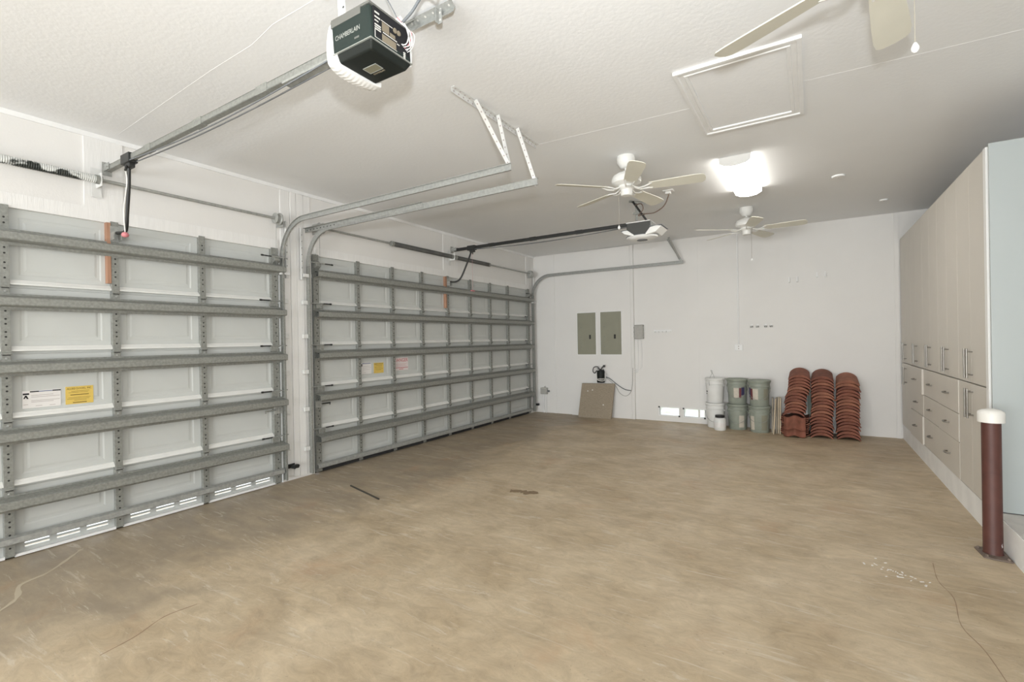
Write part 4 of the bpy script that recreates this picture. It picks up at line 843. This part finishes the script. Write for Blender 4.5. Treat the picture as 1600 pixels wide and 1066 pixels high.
# ------------------------------------------------------------------ planks leaning by the tiles
for k, (x, y, h, wd, m, ln, lab) in enumerate(((-0.492, 7.915, 0.50, 0.07, 'plank_grey', 0.06, 'greyish short plank leaning beside the sage bucket'),
        (-0.468, 7.79, 0.50, 0.05, 'plank_wood', -0.035, 'pale short plank slanting in front of the plank bundle'),
        (-0.438, 7.88, 0.51, 0.09, 'plank_grey', 0.018, 'second short plank from the sage bucket'),
        (-0.412, 7.87, 0.515, 0.09, 'plank_wood', 0.010, 'middle plank of the upright bundle'),
        (-0.388, 7.865, 0.51, 0.09, 'plank_wood', 0.0, 'short plank standing closest to the roof tiles'))):
    x1 = x + (0.026 if k == 1 else 0.004) * 1.0; t_ = 0.009
    b_ = [(x - t_, y, 0.0), (x + t_, y, 0.0), (x + t_, y + wd, 0.0), (x - t_, y + wd, 0.0), (x1 - t_, y + 0.09, h), (x1 + t_, y + 0.09, h), (x1 + t_, y + 0.09 + wd, h), (x1 - t_, y + 0.09 + wd, h)]
    tag(MB().hexa(b_).build('plank', m, bevel=0.002, origin=(x, y, 0)), lab, 'plank', 'short planks by the roof tiles')

# ------------------------------------------------------------------ clay roof tiles
def barrel_mesh():
    HW, RISE, T, LEN = 0.135, 0.074, 0.0242, 0.38; R0 = (HW * HW + RISE * RISE) / (2 * RISE); phi = math.asin(HW / R0); n = 12; mb = MB(); vs = []
    for j in range(5):
        f = j / 4; sc = 1.0 - 0.10 * f
        for rad, dn in ((R0, 0.0), (R0, 0.037)):
            for k in range(n + 1):
                a = -phi + 2 * phi * k / n; x = rad * math.sin(a) * sc; z = (rad * math.cos(a) - (R0 - RISE)) * sc
                vs.append((x * (1.0 if dn == 0 else 0.93), -LEN / 2 + LEN * f, max(z, 0.0) - dn * (0.25 + 0.75 * math.cos(a / phi * PI / 2)) + 0.0))
    q = n + 1; fs = []
    for j in range(4):
        b0, b1 = j * 2 * q, (j + 1) * 2 * q
        for k in range(n): fs += [(b0 + k, b0 + k + 1, b1 + k + 1, b1 + k), (b0 + q + k, b1 + q + k, b1 + q + k + 1, b0 + q + k + 1)]
        fs += [(b0, b1, b1 + q, b0 + q), (b0 + n, b0 + q + n, b1 + q + n, b1 + n)]
    e = 8 * q
    for k in range(n): fs += [(k, q + k, q + k + 1, k + 1), (e + k, e + k + 1, e + q + k + 1, e + q + k)]
    mz = min(v[2] for v in vs); mb.add([(v[0], v[1], v[2] - mz) for v in vs], fs); return mb
barrel_src = {}
def put_tile(src_mb, key, loc, rz, rx, label, group, nm='clay_tile'):
    m = random.choice(('terracotta_a', 'terracotta_a', 'terracotta_b', 'terracotta_c'))
    k = (key, m)
    if k not in barrel_src:
        o = src_mb.build(nm, m, smooth=35); barrel_src[k] = o.data
    else:
        o = bpy.data.objects.new(nm, barrel_src[k]); COL.objects.link(o)
    o.location = loc; o.rotation_euler = (rx, 0, rz); tag(o, label, 'roof tile', group); return o
bm0 = barrel_mesh(); PITCH = 0.0452
ORD = 'lowest second third fourth fifth sixth seventh eighth ninth tenth eleventh twelfth thirteenth fourteenth fifteenth sixteenth seventeenth eighteenth nineteenth'.split()
def stack(x0, x1, y, z, n, label, toplabel, group, wob):
    for k in range(n):
        f = k / max(1, n - 1); x = x0 + (x1 - x0) * f + wob(k)
        put_tile(bm0, 'barrel', (x, y + random.uniform(-0.026, 0.018), z + k * PITCH), random.uniform(-0.05, 0.05), 0.03 + 0.20 * f + random.uniform(-0.002, 0.002), toplabel if k == n - 1 else (ORD[k] + ' ' + label if k == 0 else ORD[k] + '-lowest ' + label), group)
stack(0.112, 0.135, 7.99, 0, 19, 'curved terracotta tile in the middle stack', 'topmost curved terracotta tile of the middle stack', 'barrel tiles in the middle stack', lambda k: random.uniform(-0.008, 0.008))
stack(0.415, 0.42, 8.00, 0, 18, 'curved terracotta tile in the stack nearest the cabinets', 'topmost curved terracotta tile of the stack nearest the cabinets', 'barrel tiles in the stack nearest the cabinets', lambda k: random.uniform(-0.006, 0.006))
def wavy(W=0.34, LEN=0.36, A=0.018, T=0.014, n=16):
    mb = MB(); vs = []
    for y in (-LEN / 2, LEN / 2):
        for dz in (T, 0.0):
            for k in range(n + 1):
                u = k / n; vs.append((-W / 2 + W * u, y, A + A * math.cos(2 * PI * 1.5 * (u - 0.5)) * (1 if abs(u - 0.5) < 0.5 else 0) + dz))
    q = n + 1; fs = []
    for k in range(n): fs += [(k, k + 1, 2 * q + k + 1, 2 * q + k), (q + k, 3 * q + k, 3 * q + k + 1, q + k + 1), (k, q + k, q + k + 1, k + 1), (2 * q + k, 2 * q + k + 1, 3 * q + k + 1, 3 * q + k)]
    fs += [(0, 2 * q, 3 * q, q), (n, q + n, 3 * q + n, 2 * q + n)]
    return mb.add(vs, fs)
wv = wavy()
N_S = 10
for k in range(N_S):
    put_tile(wv, 'wavy', (-0.205 + random.uniform(-0.010, 0.010), 8.02 + random.uniform(-0.006, 0.006), k * 0.0262), 0, 0, ORD[k] + ('' if k == 0 else '-lowest') + ' wavy terracotta tile lying flat under the slanting stack', 'wavy tiles under the leaning stack')
wf = wavy(0.262, 0.20, 0.026, 0.016)
put_tile(wf, 'wavy_front', (-0.205, 7.775, 0.168), 0, 0.9, 'short wavy terracotta tile propped upright, upper of two', 'propped wavy tiles')
put_tile(wf, 'wavy_front', (-0.205, 7.752, 0.079), 0, 0.9, 'short wavy terracotta tile propped upright on the floor, lower of two', 'propped wavy tiles')
stack(-0.222, -0.135, 7.98, 0.2858, 13, 'curved terracotta tile in the slanting stack on wavy tiles', 'topmost curved terracotta tile of the slanting stack', 'barrel tiles in the slanting stack', lambda k: 0.012 * math.sin(k * 0.9) + random.uniform(-0.01, 0.01))
tag(MB().hexa([(-0.05, 8.205, 0.0), (0.03, 8.205, 0.0), (0.03, 8.215, 0.0), (-0.05, 8.215, 0.0), (-0.05, 8.222, 0.66), (0.03, 8.222, 0.66), (0.03, 8.234, 0.66), (-0.05, 8.234, 0.66)]).build('bucket_stand_in', 'green_plastic', bevel=0.002, origin=(-0.01, 8.21, 0)), 'green panel standing in for a bucket behind the tile stacks', 'bucket stand-in')  # thin panel added in place of a bucket behind the stacks

# ------------------------------------------------------------------ tall cabinets
CZ0, CZ1 = 0.197, 2.685; Y0C, WC = 4.572, 0.7335
def bar_handle(par, y, z0, z1):
    xb = XC - 0.034
    MB().tube([(xb, y, z0), (xb, y, z1)], 0.0065, 10).cyl((xb, y, z0 + 0.025), (XC, y, z0 + 0.025), 0.005, 8).cyl((xb, y, z1 - 0.025), (XC, y, z1 - 0.025), 0.005, 8).build('handle', 'steel', par, smooth=50)
def pull(par, y, z, x):
    pts = [(x, y - 0.055, z), (x - 0.022, y - 0.05, z), (x - 0.030, y - 0.035, z), (x - 0.032, y, z), (x - 0.030, y + 0.035, z), (x - 0.022, y + 0.05, z), (x, y + 0.055, z)]
    MB().tube(pts, [0.007, 0.006, 0.006, 0.008, 0.006, 0.006, 0.007], 8).build('handle', 'steel', par, smooth=60)
UNIT = ['tall grey cabinet with double lower doors at the bollard end', 'tall grey drawer cabinet, next to the double-door unit by the bollard', 'tall grey drawer cabinet in the middle of the row',
        'tall grey drawer cabinet with its drawers pulled slightly proud', 'tall grey cabinet with double lower doors against the far wall']
for k in range(5):
    y0 = Y0C + WC * k; y1 = y0 + WC - 0.002
    if k == 4: y1 = YB - 0.018
    t = thing('tall_cabinet', (XC + 0.3, (y0 + y1) / 2, CZ0), UNIT[k], 'cabinet', 'tall cabinets in a row')
    MB().box(XC + 0.020, XR - 0.004, y0, y1, CZ0, CZ1).build('carcass', 'cabinet_body', t)
    ym = (y0 + y1) / 2; g = 0.0018
    def door(ya, yb, za, zb, hy, hz0, hz1):
        d = MB().box(XC, XC + 0.019, ya + g, yb - g, za, zb).build('door', 'cabinet_front', t, bevel=0.0015)
        bar_handle(d, hy, hz0, hz1)
    door(y0, ym, 1.036, CZ1 - 0.002, ym - 0.035, 1.07, 1.295); door(ym, y1, 1.036, CZ1 - 0.002, ym + 0.035, 1.07, 1.295)
    if k in (0, 4):
        door(y0, ym, CZ0 + 0.004, 1.026, ym - 0.035, 0.765, 0.99); door(ym, y1, CZ0 + 0.004, 1.026, ym + 0.035, 0.765, 0.99)
    else:
        for r, (za, zb) in enumerate(((0.748, 1.026), (0.511, 0.743), (CZ0 + 0.004, 0.506))):
            po = {3: (0.016, 0.004, 0.014), 2: (0.0, 0.0, 0.0), 1: (0.006, 0.006, 0.002)}[k][r]
            dr = MB().box(XC - po, XC + 0.019, y0 + g, y1 - g, za, zb).build('drawer', 'cabinet_front', t, bevel=0.0015)
            pull(dr, ym, (za + zb) / 2, XC - po)
    if k == 0:
        MB().box(XC - 0.002, XR - 0.004, 4.514, y0 - 0.002, CZ0, CZ1).build('filler_strip', 'cabinet_edge', t)
        MB().box(XC + 0.02, XR - 0.004, 4.492, 4.514, CZ0 + 0.02, CZ1 - 0.02).build('end_gap_shade', 'dark_hole', t)  # dark block in the slit, its shade put into the colour
        e = MB().box(XC + 0.006, XR - 0.004, 4.474, 4.492, CZ0 + 0.004, CZ1 + 0.012).build('end_panel', 'cabinet_end', t, bevel=0.0015); e['label'] = 'pale blue-grey end panel'

# ------------------------------------------------------------------ bollard
bx, by = 0.968, 4.195
t = thing('bollard', (bx, by, 0), 'short rust-brown steel bollard with a white cap beside the cabinets', 'bollard')
MB().add([(0.893, 4.265, 0), (0.905, 4.105, 0), (0.945, 4.088, 0), (1.034, 4.078, 0), (1.036, 4.275, 0), (0.93, 4.285, 0)] + [(0.893, 4.265, 0.010), (0.905, 4.105, 0.010), (0.945, 4.088, 0.010), (1.034, 4.078, 0.010), (1.036, 4.275, 0.010), (0.93, 4.285, 0.010)],
    [(5, 4, 3, 2, 1, 0), (6, 7, 8, 9, 10, 11)] + [(i, (i + 1) % 6, 6 + (i + 1) % 6, 6 + i) for i in range(6)]).build('base_plate', 'plate_brown', t, bevel=0.002)
for x, y in ((0.910, 4.25), (0.922, 4.115), (1.018, 4.10), (1.02, 4.262)): MB().lathe([(0.010, 0.010), (0.010, 0.017), (0.006, 0.022)], (x, y, 0), 6).build('anchor_bolt', 'plate_brown', t)
MB().lathe([(0.050, 0.010), (0.0475, 0.020), (0.0470, 0.86)], (bx, by, 0), 32).build('post', 'rust_pipe', t, smooth=40)
MB().lathe([(0.0475, 0.842), (0.0655, 0.845), (0.0655, 0.902), (0.062, 0.912), (0.045, 0.923), (0.02, 0.929), (0.004, 0.930)], (bx, by, 0), 32).build('cap', 'cap_white', t, smooth=40)
MB().add([(bx + 0.030, by - 0.0372, 0.075), (bx + 0.034, by - 0.0335, 0.058), (bx + 0.040, by - 0.027, 0.066), (bx + 0.036, by - 0.0315, 0.073), (bx + 0.036, by - 0.0315, 0.088)], [(0, 1, 3), (1, 2, 3), (0, 3, 4)]).build('paint_chip', 'label_white', t)

# ------------------------------------------------------------------ bits on the floor
tag(MB().bar((-3.892, 3.165, 0.005), (-3.328, 3.015, 0.005), 0.012, 0.010).build('thin_stick', 'stick_dark', origin=(-3.61, 3.09, 0)), 'thin dark stick lying on the floor before the wide door', 'stick')
FL = bpy.data.objects['floor']
fk = MB()
for k in range(26):
    u = random.gauss(0, 0.5); x, y = 0.40 + 0.13 * u + random.gauss(0, 0.05), 3.58 - 0.10 * u + random.gauss(0, 0.05); a = random.uniform(0, PI); l, w_ = random.uniform(0.004, 0.013), random.uniform(0.002, 0.005)
    fk.obox((x, y, 0.0008), (math.cos(a), math.sin(a), 0), (-math.sin(a), math.cos(a), 0), (0, 0, 1), l, w_, 0.0008)
fk.build('paint_flecks', 'label_white', FL)['kind'] = 'stuff'
def ribbon(pts, wd, m, name):
    P = spline([(x, y, 0.0006) for x, y in pts], 5); mb = MB(); vs = []; n = len(P)
    for i, p in enumerate(P):
        d = (P[min(i + 1, n - 1)] - P[max(i - 1, 0)]).normalized(); s = Vector((-d.y, d.x, 0)); w_ = wd * random.uniform(0.4, 1.3)
        vs += [p + s * w_ / 2, p - s * w_ / 2, p + s * w_ / 2 - Vector((0, 0, 0.003)), p - s * w_ / 2 - Vector((0, 0, 0.003))]
    fs = [f for i in range(n - 1) for f in ((4 * i, 4 * i + 1, 4 * i + 5, 4 * i + 4), (4 * i, 4 * i + 4, 4 * i + 6, 4 * i + 2), (4 * i + 1, 4 * i + 3, 4 * i + 7, 4 * i + 5))]
    return mb.add(vs, fs).build(name, m, FL)
mat('crack_dark', (0.30, 0.21, 0.14), 0.9); mat('trail_pale', (0.50, 0.43, 0.32), 0.9); mat('patch_brown', (0.25, 0.18, 0.11), 0.85)
ribbon([(0.62, 3.86), (0.60, 3.6), (0.63, 3.4), (0.60, 3.1), (0.64, 2.9), (0.66, 2.6)], 0.0035, 'crack_dark', 'crack')
ribbon([(-2.80, 0.85), (-2.83, 1.0), (-2.90, 1.15), (-2.88, 1.3)], 0.006, 'crack_dark', 'crack')
ribbon([(-3.70, 0.66), (-3.85, 0.80), (-4.05, 0.86), (-4.12, 1.0), (-4.30, 1.17), (-4.38, 1.24)], 0.025, 'trail_pale', 'pale_trail')
ribbon([(-2.42, 3.80), (-2.32, 3.84), (-2.22, 3.83), (-2.20, 3.90)], 0.09, 'patch_brown', 'brown_patch')
